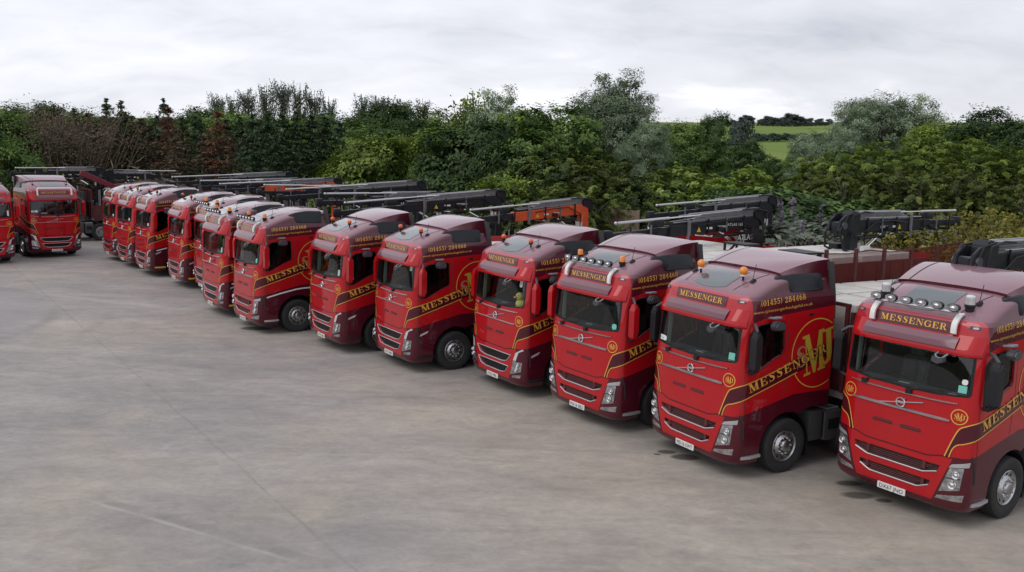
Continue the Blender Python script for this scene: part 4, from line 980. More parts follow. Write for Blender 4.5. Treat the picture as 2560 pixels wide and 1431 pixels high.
def body(t, c):
    Ln = c.get('L', 11.2); z1 = c.get('head', 3.3); col = c.get('col', 'rust'); k = c.get('body', 'low')
    part('chassis', t, ('chassis', Ln), lambda b: chassis(b, Ln)); part('bed_floor', t, ('bed', Ln), lambda b: bed_floor(b, Ln))
    for s in (-1, 1): part('side_tank', t, ('tank', s), lambda b: tank(b, s))
    part('headboard', t, ('hb', z1, col), lambda b: headboard(b, z1, 'rust'))
    for i, s in enumerate((1, -1)):
        zt = c.get('far', 2.05) if s < 0 else c.get('near', 2.05); cl_ = col if s < 0 else c.get('nearcol', col)
        part('dropside', t, ('ds', s, Ln, zt, cl_), lambda b: panel(b, -3.0, -Ln, s*1.25, 1.39, zt, cl_))
    part('tailboard', t, ('tb', Ln, c.get('far', 2.05), col), lambda b: tailboard(b, Ln, c.get('far', 2.05), col))
    if c.get('net'):
        part('post', t, ('po', Ln), lambda b: posts(b, -3.0, -Ln, -1.25, 2.05, 3.9, 7)); part('side_net', t, ('net', Ln), lambda b: net_side(b, -3.0, -Ln, -1.27, 2.0, 3.95))
        part('post', t, ('po2', Ln), lambda b: posts(b, -3.0, -Ln, 1.25, 2.05, 3.0, 7))
    for q in c.get('rest', []): part('boom_rest', t, ('rest',)+q, lambda b: boom_rest(b, *q))
    for x in AX(Ln):
        for s in (-1, 1): wheel(t, x, s, 'rear')
        if x < -4:
            for s in (-1, 1): part('rear_mudguard', t, ('mg', round(x, 2), s), lambda b: mudguard(b, x, s))
    for cr in c.get('cranes', []): crane(t, *cr)

def lorry(c):
    t = empty('lorry', (c['x'], c['y'], 0), R(c['yaw']), c['label'], 'lorry', 'red lorries parked side by side')
    F, Rf = c['front'], c['roof']; FG = GR_OLD if F == 'old' else GR_NEW
    cab = ob('cab', CAB[F], t)
    part('roof_deflector', t, ('defl', Rf), lambda b: deflector(b, Rf), 20)
    if Rf == 'A': part('roof_seam', t, 'groove', groove)
    part('roof_seam', t, 'rline', roof_line, 0)
    part('skylight', t, 'skyl', skylight)
    for s in (-1, 1):
        part('roof_side_panel', t, ('rsp', s, Rf), lambda b: roof_panel(b, s, Rf)); part('rear_collar', t, ('col', s), lambda b: collar(b, s))
        part('marker_lamp', t, ('mk', s), lambda b: marker(b, s)); part('side_window', t, ('sw', s), lambda b: sidewin(b, s), 0)
        part('door_seam', t, ('dl', s), lambda b: door_lines(b, s)); part('headlamp', t, ('hl', s, F), lambda b: headlamp(b, s, F))
        part('fog_lamp', t, ('fl', s, F), lambda b: foglamp(b, s, F)); part('lamp_seam', t, ('lg', s), lambda b: lampgap(b, s), 0)
        part('step', t, ('st', s, c.get('step', 'plastic')), lambda b: step(b, s, c.get('step', 'plastic')))
        part('mirror', t, ('mi', s, c['mirror']), lambda b: mirror(b, s, c['mirror'])); wheel(t, -1.37, s, 'front')
        part('mudguard', t, ('mgf', s), lambda b: mudguard(b, -1.37, s))
        part('side_band', t, ('band', s), lambda b: band(b, s), 60); part('pinstripe', t, ('lines', s), lambda b: band_lines(b, s), 0)
        if F == 'new': part('side_badge', t, ('sb', s), lambda b: side_badge(b, s), 0)
        if c.get('stripe'): part('white_stripe', t, ('ws', s, c['stripe']), lambda b: white_stripe(b, s, c['stripe'] == 'short'), 0)
    part('sun_visor', t, 'visor', visor); part('visor_strip', t, 'vstrip', visor_strip)
    sg = part('sign_board', t, 'signb', signboard, 60); part('sign_lettering', sg, 'signw', signword, 0)
    ws = part('windscreen', t, 'ws', windscreen, 60); part('windscreen_seal', ws, 'seal', seal, 0)
    for k, y0 in enumerate((-.72, .12)): part('wiper', t, ('wip', k), lambda b: wiper(b, y0))
    for y, z, w_, h, key, rnd in c.get('stickers', []): part('windscreen_sticker', ws, ('stk', y, z, w_, h, key), lambda b: sticker(b, y, z, w_, h, key, rnd), 0)
    part('cab_interior', t, 'inter', interior); part('steering_wheel', t, 'steer', steering)
    for y in (-.62, .62): o = part('seat', t, 'seat', seat); o.location = (0, y, 0)
    part('chrome_trim', t, ('trim', F), lambda b: trims(b, F)); part('emblem', t, 'embl', emblem); part('air_vent', t, 'vents', vents, 0); part('bonnet_seam', t, 'seam', seamline, 0)
    for k in (0, 1): part('grille', t, ('gr', F, k), lambda b: grille(b, FG[k], F))
    pl_ = part('number_plate', t, 'plate', plate)
    if c.get('plate'): part('plate_lettering', pl_, ('ptx', c['plate']), lambda b: plate_txt(b, c['plate']), 0)
    part('side_lettering', t, 'sword', side_word, 0); part('side_emblem', t, 'mono', monogram, 0)
    part('phone_lettering', t, 'phone', phone, 0); part('web_lettering', t, 'web', web, 0)
    part('front_badge', t, 'badge', badge, 0); part('front_badge', t, 'badger', badge_r, 0)
    part('kerb_mirror', t, 'kerb', kerb_mirror); part('front_mirror', t, 'fmir', front_mirror)
    for s in (-1, 1):
        o = part('antenna', t, 'ant', antenna); x_ = -.70; o.location = (x_, s*.80, roofz(x_, .80)-.005)
    if c.get('beacon'):
        kind, bx, by = c['beacon']
        for s in (-1, 1): o = part('beacon', t, ('bea', kind), lambda b: beacon(b, kind)); o.location = (bx, s*by, roofz(bx, by)-.01)
    bar = c.get('bar')
    if bar in ('spots', 'arms'):
        rail = part('light_bar', t, 'rail', bar_rail)
        for s in (-1, 1): part('bar_arm', rail, ('arm', s), lambda b: bar_arm(b, s))
        if bar == 'spots':
            for k in range(6): y = -.69+1.38*k/5; part('spot_lamp', rail, ('spot', k), lambda b: spot(b, y))
    elif bar == 'tube': part('light_bar', t, 'tubef', tube_frame)
    body(t, c)
    if c.get('load'): load(t, c)
    return t

GS = lambda y=.98, z=2.33: (y, z, .13, .13, 'green', 1)
LORRIES = [
 dict(x=6.61, y=14.673, yaw=-145.7, front='old', roof='A', bar='spots', beacon=('clear', -.50, .76), mirror='plastic', step='silver', plate='DX67 JNO', stickers=[(.98, 2.34, .13, .12, 'green', 1), (1.0, 2.46, .09, .09, 'white', 0)],
      label='lorry with two clear dome beacons behind its six-lamp roof bar', body='net', net=True, head=3.3, L=10.5, cranes=[(-3.05, -1, 6.0, 4.30, .0, 'crane_black', None, -.42)]),
 dict(x=3.453, y=16.744, yaw=-150.15, front='old', roof='A', beacon=('ball', -.67, .585), mirror='plastic', step='silver', plate='MD16 EWT', stickers=[GS(), (-.98, 2.31, .27, .10, 'white', 0)],
      label='lorry with two amber ball beacons and black mirrors, no lamp bar', net=True, head=3.1, L=10.0, rest=[(-3.5, -.5, 3.1, 3.95)], load=(-3.05, 5, 3.12), loadlabel='wrapped block stack behind the lorry with amber ball beacons', loadgroup='block stacks behind the ball-beacon lorry', cranes=[]),
 dict(x=1.527, y=19.276, yaw=-145.7, front='old', roof='A', bar='spots', beacon=('square', -.50, .72), mirror='red', step='silver', plate='PX16 BJU', stickers=[(.98, 2.32, .12, .12, 'green', 0)],
      label='lorry with six-lamp roof bar and two squat amber beacons', col='red', far=3.44, near=3.30, nearcol='rust', head=3.45, rest=[(-5.7, -.45, 3.4, 3.72)], L=11.2, load=(-3.4, 6, 3.5), loadlabel='wrapped block stack on the lorry with squat amber beacons', loadgroup='block stacks on the squat-beacon lorry', cranes=[(-9.4, -1, 5.2, 4.35, 0.0)]),
 dict(x=-.425, y=21.867, yaw=-146.9, front='new', roof='A', beacon=('small', -.62, .62), mirror='red', plate='AT22 MRL', stickers=[(.93, 2.80, .10, .18, 'clear', 0)],
      label='lorry with a yellow toy duck behind its windscreen', col='red', far=3.05, head=3.45, L=11.5, load=(-3.4, 4, 3.40), loadlabel='wrapped block stack on the lorry with the toy duck', loadgroup='block stacks on the toy-duck lorry', cranes=[(-9.1, 1, 5.6, 4.25, .32, 'crane_black', 'ATLAS')]),
 dict(x=-3.335, y=24.031, yaw=-146.7, front='new', roof='A', beacon=('small', -.62, .62), mirror='red', plate='AT73 MPH', stickers=[(.95, 2.83, .11, .18, 'clear', 0)],
      label='lorry whose side shows a whole front wheel, left of the toy-duck lorry', col='red', far=3.3, head=3.2, L=15.8, load=(-3.1, 3, 3.2), loadlabel='wrapped block stack beside the orange crane', loadgroup='block stacks beside the orange crane', cranes=[(-14.9, 1, 5.6, 4.45, .3)]),
 dict(x=-5.631, y=26.064, yaw=-145.5, front='new', roof='A', beacon=('small', -.62, .62), mirror='red', plate='AT72 LKN', stickers=[(.98, 2.36, .10, .18, 'clear', 0)],
      label='lorry right of the one with a white waist stripe', col='red', L=11.5, head=3.1, cranes=[(-9.8, 1, 4.9, 4.2, .35, 'crane_orange')]),
 dict(x=-8.687, y=28.425, yaw=-144.3, front='old', roof='B', bar='spots', beacon=('square', -.50, .72), mirror='red', step='silver', stripe='full', plate='PX65 KDE', stickers=[(.98, 2.34, .10, .15, 'green', 0)],
      label='lorry with a long white stripe along its waist and six-lamp bar', L=11.0, cranes=[(-9.9, 1, 6.6, 4.3, .42)]),
 dict(x=-10.608, y=30.992, yaw=-143.9, front='new', roof='B', bar='spots', beacon=('square', -.50, .72), mirror='red', step='yellow', stripe='short', plate='AT21 BHU', stickers=[(.95, 2.34, .10, .18, 'clear', 0)],
      label='lorry with six-lamp bar and yellow step, left of the white-striped lorry', L=11.0, cranes=[(-9.5, 1, 5.4, 4.05, .02)]),
 dict(x=-12.338, y=34.955, yaw=-144.7, front='new', roof='B', bar='spots', beacon=('square', -.50, .72), mirror='red', plate='AT21 BHV', label='six-lamp lorry set back and mostly hidden behind its neighbour', L=11.0, cranes=[(-9.8, 1, 6.5, 4.35, .38)]),
 dict(x=-14.149, y=36.928, yaw=-144.5, front='new', roof='B', beacon=('small', -.62, .62), mirror='red', step='yellow', plate='AT71 MGE', stickers=[(.98, 2.36, .10, .18, 'clear', 0)], label='lorry with ball beacons, no lamp bar and a yellow step', L=11.0, cranes=[(-9.2, 1, 5.5, 4.0, -.05)]),
 dict(x=-16.76, y=39.912, yaw=-142.6, front='new', roof='B', bar='arms', beacon=('small', -.62, .62), mirror='red', step='yellow', stripe='short', plate='AT20 WRD', stickers=[(.9, 2.33, .14, .12, 'white', 0)], label='lorry with white roof arms and a short white stripe above its yellow step', L=11.0, cranes=[(-9.6, 1, 6.2, 4.2, .30, 'crane_orange')]),
 dict(x=-18.64, y=42.323, yaw=-141.6, front='new', roof='B', bar='arms', beacon=('small', -.62, .62), mirror='red', plate='AT69 HYJ', stickers=[(.9, 2.33, .14, .12, 'white', 0)], label='lorry with white roof arms, second from the far end of the row', L=11.0, cranes=[(-9.3, 1, 5.7, 4.05, .12)]),
 dict(x=-20.366, y=44.548, yaw=-142.4, front='old', roof='B', bar='arms', mirror='red', step='silver', plate='PX17 FNC', stickers=[(.9, 2.33, .14, .12, 'white', 0)], label='lorry with white roof arms at the far end of the row', L=11.0, cranes=[(-9.6, 1, 6.6, 4.3, .30)]),
 dict(x=-23.13, y=45.007, yaw=-45.6, front='new', roof='A', bar='tube', mirror='red', plate='AT70 SJM', stickers=[(-.95, 2.36, .3, .1, 'white', 1), (-.5, 2.26, .3, .06, 'palegrey', 1)], label='lorry facing the row with a white tube frame round its name board', L=10.0, far=2.05),
 dict(x=-24.692, y=41.654, yaw=-45.6, front='new', roof='A', mirror='red', plate='AT70 SJN', stickers=[(.98, 2.40, .08, .25, 'white', 1)], label='lorry cut off by the left edge of the photo', L=10.0, far=2.05),
]
TR = [lorry(c) for c in LORRIES]

# toy duck on the dashboard of the fourth lorry
def duck(b):
    b.ball((0, 0, .11), .13, .11, .11, 'duck'); b.ball((.05, 0, .26), .085, .08, .08, 'duck'); b.prism([(-.10, .12), (-.20, .20), (-.14, .09)], -.05, .05, 'duck', 'xz', .01)
    for s in (-1, 1): b.ball((-.02, s*.11, .12), .08, .03, .06, 'duck', 10, 6)
def duck_face(b):
    b.ball((.145, 0, .25), .05, .04, .018, 'bill', 10, 6)
    for s in (-1, 1): b.ball((.115, s*.045, .285), .012, .012, .012, 'ink', 8, 5)
dk = empty('toy_duck', TR[3].matrix_basis @ Vector((-.33, .73, 2.13)), R(-146.9), 'yellow plush toy duck sitting behind a windscreen', 'toy'); dk.scale = (1.25, 1.25, 1.25)
part('plush_body', dk, 'duck', duck); part('bill', dk, 'duckf', duck_face)

# flatbed trailer standing at the far end of the row, without a cab
tr = empty('flatbed_trailer', (-28.1, 52.2, 0), R(-142), 'maroon flatbed trailer with folded black crane at the far end of the row', 'trailer')
body(tr, dict(L=11.0, head=3.0, far=2.9, cranes=[(-3.6, 1, 4.6, 4.15, .05), (-4.3, -1, 4.0, 4.0, 0.0)]))
def arm(b): b.beam((-2.4, .9, 4.05), (-4.2, 1.1, 3.2), .3, .34, 'crane_maroon', .24, .28, .02); b.beam((-4.2, 1.1, 3.2), (-5.2, .9, 3.3), .34, .34, 'crane_maroon', .3, .3, .03); b.lathe([(0, .28), (.34, .28), (.34, 0)], (-5.3, .75, 3.3), 'crane_black', 'y', 16)
part('grab_arm', tr, 'grab', arm)

# ------------------------------------------------------------------ ground
RD = np.array([-.670, .742]); RN = np.array([.742, .670]); RP = np.array([6.61, 14.673])     # row direction, behind-the-row normal, origin
def ground_h(x, y):
    s = (x-RP[0])*RN[0]+(y-RP[1])*RN[1]; a = (x-RP[0])*RD[0]+(y-RP[1])*RD[1]
    bank = 2.3*np.clip((s-16.5)/4.5, 0, 1)**1.3*np.clip((42-a)/10, 0, 1)
    far = np.clip((y-95)/60, 0, 1)*(.050*(y-95)+.027*np.clip(x, -400, 1500)*np.clip((y-95)/300, 0, 1))
    far2 = np.where(y > 620, -.02*(y-620), 0)
    n = .25*np.sin(x*.13+1)*np.sin(y*.11)*np.clip((s-15)/8, 0, 1)
    return bank+far+far2+n
def ground():
    xs = np.unique(np.concatenate([np.linspace(-40, 60, 51), np.linspace(-150, -40, 23), np.linspace(60, 200, 29), np.linspace(200, 1600, 36), np.linspace(-1600, -150, 36)]))
    ys = np.unique(np.concatenate([np.linspace(-40, 110, 76), np.linspace(110, 400, 30), np.linspace(400, 2600, 45), np.linspace(-300, -40, 8)]))
    X, Y = np.meshgrid(xs, ys); Z = ground_h(X, Y); v = np.stack([X, Y, Z], -1).reshape(-1, 3); nx = len(xs); f = []
    for j in range(len(ys)-1):
        for i in range(nx-1): k = j*nx+i; f.append((k, k+1, k+nx+1, k+nx))
    me = bpy.data.meshes.new('ground'); me.from_pydata(v.tolist(), [], f); me.polygons.foreach_set('use_smooth', [True]*len(f))
    m = bpy.data.materials.new('meadow'); m.use_nodes = True; t = m.node_tree; p = t.nodes['Principled BSDF']; p.inputs['Roughness'].default_value = .95; p.inputs['Specular IOR Level'].default_value = .1
    tcn = nd(t, 'ShaderNodeTexCoord'); a = nd(t, 'ShaderNodeTexNoise'); a.inputs['Scale'].default_value = .02; a.inputs['Detail'].default_value = 8; t.links.new(tcn.outputs['Object'], a.inputs['Vector'])
    r = nd(t, 'ShaderNodeValToRGB'); t.links.new(a.outputs['Fac'], r.inputs[0]); r.color_ramp.elements[0].position = .35; r.color_ramp.elements[0].color = (.11, .165, .035, 1); r.color_ramp.elements[1].position = .7; r.color_ramp.elements[1].color = (.19, .235, .060, 1)
    s = nd(t, 'ShaderNodeSeparateXYZ'); t.links.new(tcn.outputs['Object'], s.inputs[0])
    near = nd(t, 'ShaderNodeMapRange'); near.inputs['From Min'].default_value = 70; near.inputs['From Max'].default_value = 110; t.links.new(s.outputs['Y'], near.inputs['Value'])
    mxn = nd(t, 'ShaderNodeMix', data_type='RGBA'); mxn.inputs['A'].default_value = (.045, .048, .022, 1); t.links.new(near.outputs[0], mxn.inputs['Factor']); t.links.new(r.outputs[0], mxn.inputs['B'])
    t.links.new(mxn.outputs['Result'], p.inputs['Base Color']); me.materials.append(m)
    return ob('ground', me, None, kind='structure')
ground()

def yard():
    """concrete yard: one sheet 4 mm above the ground"""
    m = bpy.data.materials.new('yard_concrete'); m.use_nodes = True; t = m.node_tree; p = t.nodes['Principled BSDF']; p.inputs['Roughness'].default_value = .82; p.inputs['Specular IOR Level'].default_value = .3
    lk = t.links.new; tcn = nd(t, 'ShaderNodeTexCoord'); s = nd(t, 'ShaderNodeSeparateXYZ'); lk(tcn.outputs['Object'], s.inputs[0]); X, Y, _ = s.outputs
    def mt(op, a, b=None, c=None):
        n = nd(t, 'ShaderNodeMath', operation=op)
        for i, v in enumerate((a, b, c)):
            if v is None: continue
            if isinstance(v, (int, float)): n.inputs[i].default_value = v
            else: lk(v, n.inputs[i])
        return n.outputs[0]
    def noise(scale, sx=1, sy=1, rot=0, detail=6, rough=.55, dist=0):
        mp_ = nd(t, 'ShaderNodeMapping'); mp_.inputs['Scale'].default_value = (sx, sy, 1); mp_.inputs['Rotation'].default_value = (0, 0, rot); lk(tcn.outputs['Object'], mp_.inputs[0])
        n = nd(t, 'ShaderNodeTexNoise'); n.inputs['Scale'].default_value = scale; n.inputs['Detail'].default_value = detail; n.inputs['Roughness'].default_value = rough; n.inputs['Distortion'].default_value = dist; lk(mp_.outputs[0], n.inputs['Vector']); return n.outputs['Fac']
    def mr(v, a, b, c=0., d=1.):
        n = nd(t, 'ShaderNodeMapRange'); n.clamp = True
        for i, q in zip(('From Min', 'From Max', 'To Min', 'To Max'), (a, b, c, d)): n.inputs[i].default_value = q
        lk(v, n.inputs['Value']); return n.outputs[0]
    def mix(f, a, b, bt='MIX'):
        n = nd(t, 'ShaderNodeMix', data_type='RGBA', blend_type=bt)
        for i, v in (('Factor', f), ('A', a), ('B', b)):
            if isinstance(v, tuple): n.inputs[i].default_value = (*v, 1)
            elif isinstance(v, (int, float)): n.inputs[i].default_value = v
            else: lk(v, n.inputs[i])
        return n.outputs['Result']
    big = noise(.09, detail=3); warm = mr(mt('ADD', big, mt('MULTIPLY', X, .012)), .38, .66)
    col = mix(warm, (.262, .244, .236), (.322, .292, .248))
    st = noise(.35, .45, 1.2, -.10, 9, .64, .6); col = mix(mr(st, .34, .68), mix(1, col, (.94, .94, .945), 'MULTIPLY'), mix(1, col, (1.24, 1.225, 1.21), 'MULTIPLY'))
    st2 = noise(.8, .35, 1.4, .55, 9, .66, .8); col = mix(mr(st2, .52, .72, 0, .55), col, mix(1, col, (.72, .72, .74), 'MULTIPLY'))
    st3 = noise(.22, 1, 1, 0, 6, .55, .8); col = mix(mr(st3, .50, .70, 0, .6), col, (.345, .308, .255))
    fine = noise(9, detail=8, rough=.7); col = mix(1, col, mix(fine, (.80, .80, .80), (1.20, 1.20, 1.20)), 'MULTIPLY')
    for sc_, rot_, amt_ in ((.16, .25, .40), (.30, -.35, .30)):
        tk = noise(sc_, .12, 2.2, rot_, 9, .66, .9); col = mix(mr(tk, .56, .66, 0, amt_), col, (.215, .205, .20)); col = mix(mr(tk, .44, .36, 0, amt_*.9), col, (.37, .34, .30))
    blot = noise(1.1, .6, 1.2, .2, 8, .65, .5); col = mix(mr(blot, .60, .74, 0, .30), col, (.19, .18, .172)); col = mix(mr(blot, .40, .28, 0, .30), col, (.38, .35, .31))
    for sc_, am_ in ((.55, .12), (1.9, .10), (4.5, .08)):
        q_ = noise(sc_, .75, 1.15, .3+sc_, 10, .68, .7); col = mix(1, col, mix(mr(q_, .32, .68), (1-am_, 1-am_, 1-am_*.95), (1+am_, 1+am_*.97, 1+am_*.92)), 'MULTIPLY')
    spk = noise(14, detail=2); col = mix(mr(spk, .70, .78, 0, .35), col, (.13, .125, .12))
    grit = noise(55, detail=3); col = mix(mr(grit, .66, .78, 0, .35), col, (.40, .38, .35))
    wob = mt('MULTIPLY', mt('SUBTRACT', noise(.9, detail=5), .5), .35)
    def line(p0, p1, w0, dark, lim=True):
        d = np.array(p1)-np.array(p0); l = float(np.hypot(*d)); d = d/l
        rx, ry = mt('SUBTRACT', X, float(p0[0])), mt('SUBTRACT', Y, float(p0[1]))
        al = mt('ADD', mt('MULTIPLY', rx, float(d[0])), mt('MULTIPLY', ry, float(d[1]))); ac = mt('ABSOLUTE', mt('ADD', mt('ADD', mt('MULTIPLY', rx, float(-d[1])), mt('MULTIPLY', ry, float(d[0]))), mt('MULTIPLY', wob, .35)))
        mk = mr(ac, w0, w0*.3); mk = mt('MULTIPLY', mk, mt('MULTIPLY', mr(al, -.4, .4), mr(al, l+.4, l-.4))); mk = mt('MULTIPLY', mk, mr(noise(1.3, detail=4), .38, .6, .35, 1)); return mt('MULTIPLY', mk, dark)
    for p0, p1, w0, dk_ in (((-12.6, 26.5), (-1.2, 10.6), .045, .24), ((-11.6, 24.6), (-8.6, 27.8), .045, .24), ((-12.6, 26.5), (-25, 43.6), .06, .22), ((-5.1, 16.4), (1.4, 21.0), .04, .10), ((-7.2, 14.4), (-2.6, 12.1), .16, .22), ((-14, 29.8), (-3, 22.6), .3, .12), ((-10, 24), (-2, 20.5), .35, .14), ((-3, 17.5), (4, 13.5), .35, .10)):
        col = mix(line(p0, p1, w0, dk_), col, (.10, .095, .09))
    for p0, p1, w0, dk_ in (((-7.0, 14.15), (-3.2, 12.2), .06, .45), ((-12, 24), (-5, 20.4), .12, .2), ((-18, 34), (-12, 31.5), .25, .35), ((-15, 33), (-10, 31), .2, .3)):
        col = mix(line(p0, p1, w0, dk_), col, (.42, .40, .37))
    def disc(cx, cy, r, soft, k=1.0, sx=1.0):
        dxx = mt('MULTIPLY', mt('SUBTRACT', X, cx), sx); dyy = mt('SUBTRACT', Y, cy); dd = mt('SQRT', mt('ADD', mt('MULTIPLY', dxx, dxx), mt('MULTIPLY', dyy, dyy))); dd = mt('ADD', dd, mt('MULTIPLY', wob, k)); return dd
    dd = disc(-24.3, 26.8, 9, 1, .8); col = mix(mr(dd, 9.4, 8.4, 0, .45), col, (.235, .235, .25)); col = mix(mt('MULTIPLY', mr(mt('ABSOLUTE', mt('SUBTRACT', dd, 9.2)), .35, .05, 0, .34), mr(noise(.35, detail=4), .42, .62)), col, (.14, .135, .135)); col = mix(mt('MULTIPLY', mr(mt('ABSOLUTE', mt('SUBTRACT', dd, 11.0)), .3, .05, 0, .22), mr(noise(.3, detail=4), .45, .65)), col, (.15, .145, .14))
    for cx, cy, r, k in ((3.53, 17.07, .17, .25), (3.22, 17.36, .12, .2), (6.32, 15.27, .20, .5), (6.66, 15.05, .10, .2), (6.30, 15.86, .16, .5), (-8.3, 28.55, .32, .6), (3.0, 17.2, .05, .1)):
        dk2 = disc(cx, cy, r, .03, k*1.2, .62); f_ = .8 if cy < 20 or cx == -8.3 else .25; col = mix(mr(dk2, r*1.15, r*.8, 0, f_), col, (.035, .030, .027))
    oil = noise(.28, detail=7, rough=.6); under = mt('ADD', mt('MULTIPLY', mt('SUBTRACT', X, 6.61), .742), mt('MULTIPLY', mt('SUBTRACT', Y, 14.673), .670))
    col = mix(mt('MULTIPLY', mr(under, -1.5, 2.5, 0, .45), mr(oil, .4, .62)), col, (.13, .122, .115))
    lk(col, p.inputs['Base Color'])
    bp = nd(t, 'ShaderNodeBump'); bp.inputs['Strength'].default_value = .25; bp.inputs['Distance'].default_value = .02; lk(mt('ADD', fine, mt('MULTIPLY', st2, .6)), bp.inputs['Height']); lk(bp.outputs[0], p.inputs['Normal'])
    lk(mr(st, .3, .7, .7, .9), p.inputs['Roughness'])
    P0 = RP+RN*15.8; poly = [(-90, -60), (60, -60), tuple(P0-RD*70), tuple(P0+RD*26), (-26.0, 60), (-90, 60)]
    b = bmesh.new(); b.faces.new([b.verts.new((x_, y_, .004)) for x_, y_ in poly]); bmesh.ops.recalc_face_normals(b, faces=b.faces[:])
    if b.faces[:][0].normal.z < 0: bmesh.ops.reverse_faces(b, faces=b.faces[:])
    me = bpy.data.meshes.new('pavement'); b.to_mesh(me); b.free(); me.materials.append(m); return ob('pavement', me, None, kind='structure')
yard()

# ------------------------------------------------------------------ foliage
rng = np.random.default_rng(7)
def leaf_mat(name, c0, c1, c2, transl=.22, tint=.24):
    """leaf colour runs over three greens by a per-leaf value, shifted a little per tree"""
    m = bpy.data.materials.new(name); m.use_nodes = True; t = m.node_tree; t.nodes.clear(); lk = t.links.new
    o = nd(t, 'ShaderNodeOutputMaterial'); at = nd(t, 'ShaderNodeAttribute', attribute_name='tone'); r = nd(t, 'ShaderNodeValToRGB'); lk(at.outputs['Fac'], r.inputs[0])
    e_ = r.color_ramp.elements; e_[0].color = (*c0, 1); e_[1].color = (*c2, 1); x_ = e_.new(.5); x_.color = (*c1, 1)
    oi = nd(t, 'ShaderNodeObjectInfo'); mr_ = nd(t, 'ShaderNodeMapRange'); mr_.inputs['To Min'].default_value = 1-tint; mr_.inputs['To Max'].default_value = 1+tint; lk(oi.outputs['Random'], mr_.inputs['Value'])
    mu = nd(t, 'ShaderNodeMix', data_type='RGBA', blend_type='MULTIPLY'); mu.inputs['Factor'].default_value = 1; lk(r.outputs[0], mu.inputs['A']); lk(mr_.outputs[0], mu.inputs['B'])
    d = nd(t, 'ShaderNodeBsdfDiffuse'); tr_ = nd(t, 'ShaderNodeBsdfTranslucent'); g = nd(t, 'ShaderNodeBsdfGlossy'); g.inputs['Roughness'].default_value = .5; g.inputs['Color'].default_value = (.8, .85, .9, 1)
    lk(mu.outputs['Result'], d.inputs['Color']); lk(mu.outputs['Result'], tr_.inputs['Color']); m1 = nd(t, 'ShaderNodeMixShader'); m1.inputs[0].default_value = transl; lk(d.outputs[0], m1.inputs[1]); lk(tr_.outputs[0], m1.inputs[2])
    m2 = nd(t, 'ShaderNodeMixShader'); m2.inputs[0].default_value = .02; lk(m1.outputs[0], m2.inputs[1]); lk(g.outputs[0], m2.inputs[2]); lk(m2.outputs[0], o.inputs[0]); return m
LM = {
 'bright': leaf_mat('leaf_bright_green', (.085, .130, .018), (.180, .255, .040), (.30, .38, .09), .3),
 'dark': leaf_mat('leaf_dark_green', (0.019, 0.041, 0.011), (0.050, 0.091, 0.024), (0.126, 0.186, 0.054)),
 'mid': leaf_mat('leaf_mid_green', (0.031, 0.062, 0.012), (0.084, 0.146, 0.029), (0.180, 0.264, 0.060)),
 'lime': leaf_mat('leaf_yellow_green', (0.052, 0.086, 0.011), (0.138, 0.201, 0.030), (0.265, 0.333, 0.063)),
 'silver': leaf_mat('leaf_silver_willow', (0.078, 0.115, 0.062), (0.202, 0.264, 0.155), (0.388, 0.465, 0.310)),
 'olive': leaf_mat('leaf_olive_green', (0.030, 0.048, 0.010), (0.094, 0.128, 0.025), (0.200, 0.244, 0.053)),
 'spruce': leaf_mat('needle_dark_spruce', (0.032, 0.054, 0.028), (0.066, 0.103, 0.049), (0.137, 0.199, 0.094), .1),
 'dead': leaf_mat('needle_dead_brown', (0.065, 0.052, 0.031), (0.130, 0.101, 0.062), (0.215, 0.169, 0.107), .1),
 'rustn': leaf_mat('needle_dead_rust', (0.112, 0.054, 0.032), (0.200, 0.102, 0.061), (0.296, 0.168, 0.099), .1),
 'poplar': leaf_mat('leaf_far_poplar', (0.076, 0.111, 0.083), (0.126, 0.171, 0.129), (0.200, 0.246, 0.191), .2),  # distance haze painted into the leaf colour, paler and bluish
 'hedge': leaf_mat('leaf_far_hedge', (0.042, 0.058, 0.049), (0.068, 0.088, 0.073), (0.105, 0.129, 0.100), .1),
 'grey': leaf_mat('leaf_grey_shrub', (0.076, 0.094, 0.067), (0.144, 0.170, 0.130), (0.242, 0.274, 0.212)),
 'weed': leaf_mat('leaf_yellow_weed', (0.094, 0.094, 0.015), (0.187, 0.171, 0.028), (0.308, 0.275, 0.066)),
 'flower': leaf_mat('flower_spike_mauve', (0.160, 0.133, 0.173), (0.266, 0.227, 0.279), (0.373, 0.333, 0.386)),
 'straw': leaf_mat('dry_straw', (0.121, 0.105, 0.061), (0.209, 0.187, 0.110), (0.308, 0.275, 0.176), .1)}
def leaves(pos, nrm, ax, ln, wd, tone):
    """arrays of leaf centres, normals, long axes -> rhombic leaf cards folded a little along the midrib; returns verts (4 per leaf)"""
    n = len(pos); nrm = nrm/np.linalg.norm(nrm, axis=1, keepdims=True); ax = ax-nrm*np.sum(ax*nrm, 1, keepdims=True); ax /= np.linalg.norm(ax, axis=1, keepdims=True)+1e-9; sd_ = np.cross(nrm, ax)
    ln = ln[:, None]; wd = wd[:, None]
    v = np.stack([pos-ax*ln*.5, pos+sd_*wd*.5-ax*ln*.05+nrm*wd*.12, pos+ax*ln*.5-nrm*ln*.10, pos-sd_*wd*.5-ax*ln*.05+nrm*wd*.12], 1); return v
def leaf_mesh(name, V, tone, key):
    n = len(V); me = bpy.data.meshes.new(name); me.vertices.add(4*n); me.vertices.foreach_set('co', V.reshape(-1).astype(np.float32)); me.loops.add(4*n); me.loops.foreach_set('vertex_index', np.arange(4*n, dtype=np.int32)); me.polygons.add(n); me.polygons.foreach_set('loop_start', np.arange(0, 4*n, 4, dtype=np.int32))
    me.update(calc_edges=True); a = me.attributes.new('tone', 'FLOAT', 'FACE'); a.data.foreach_set('value', tone.astype(np.float32)); me.materials.append(LM[key]); me.validate(); return me
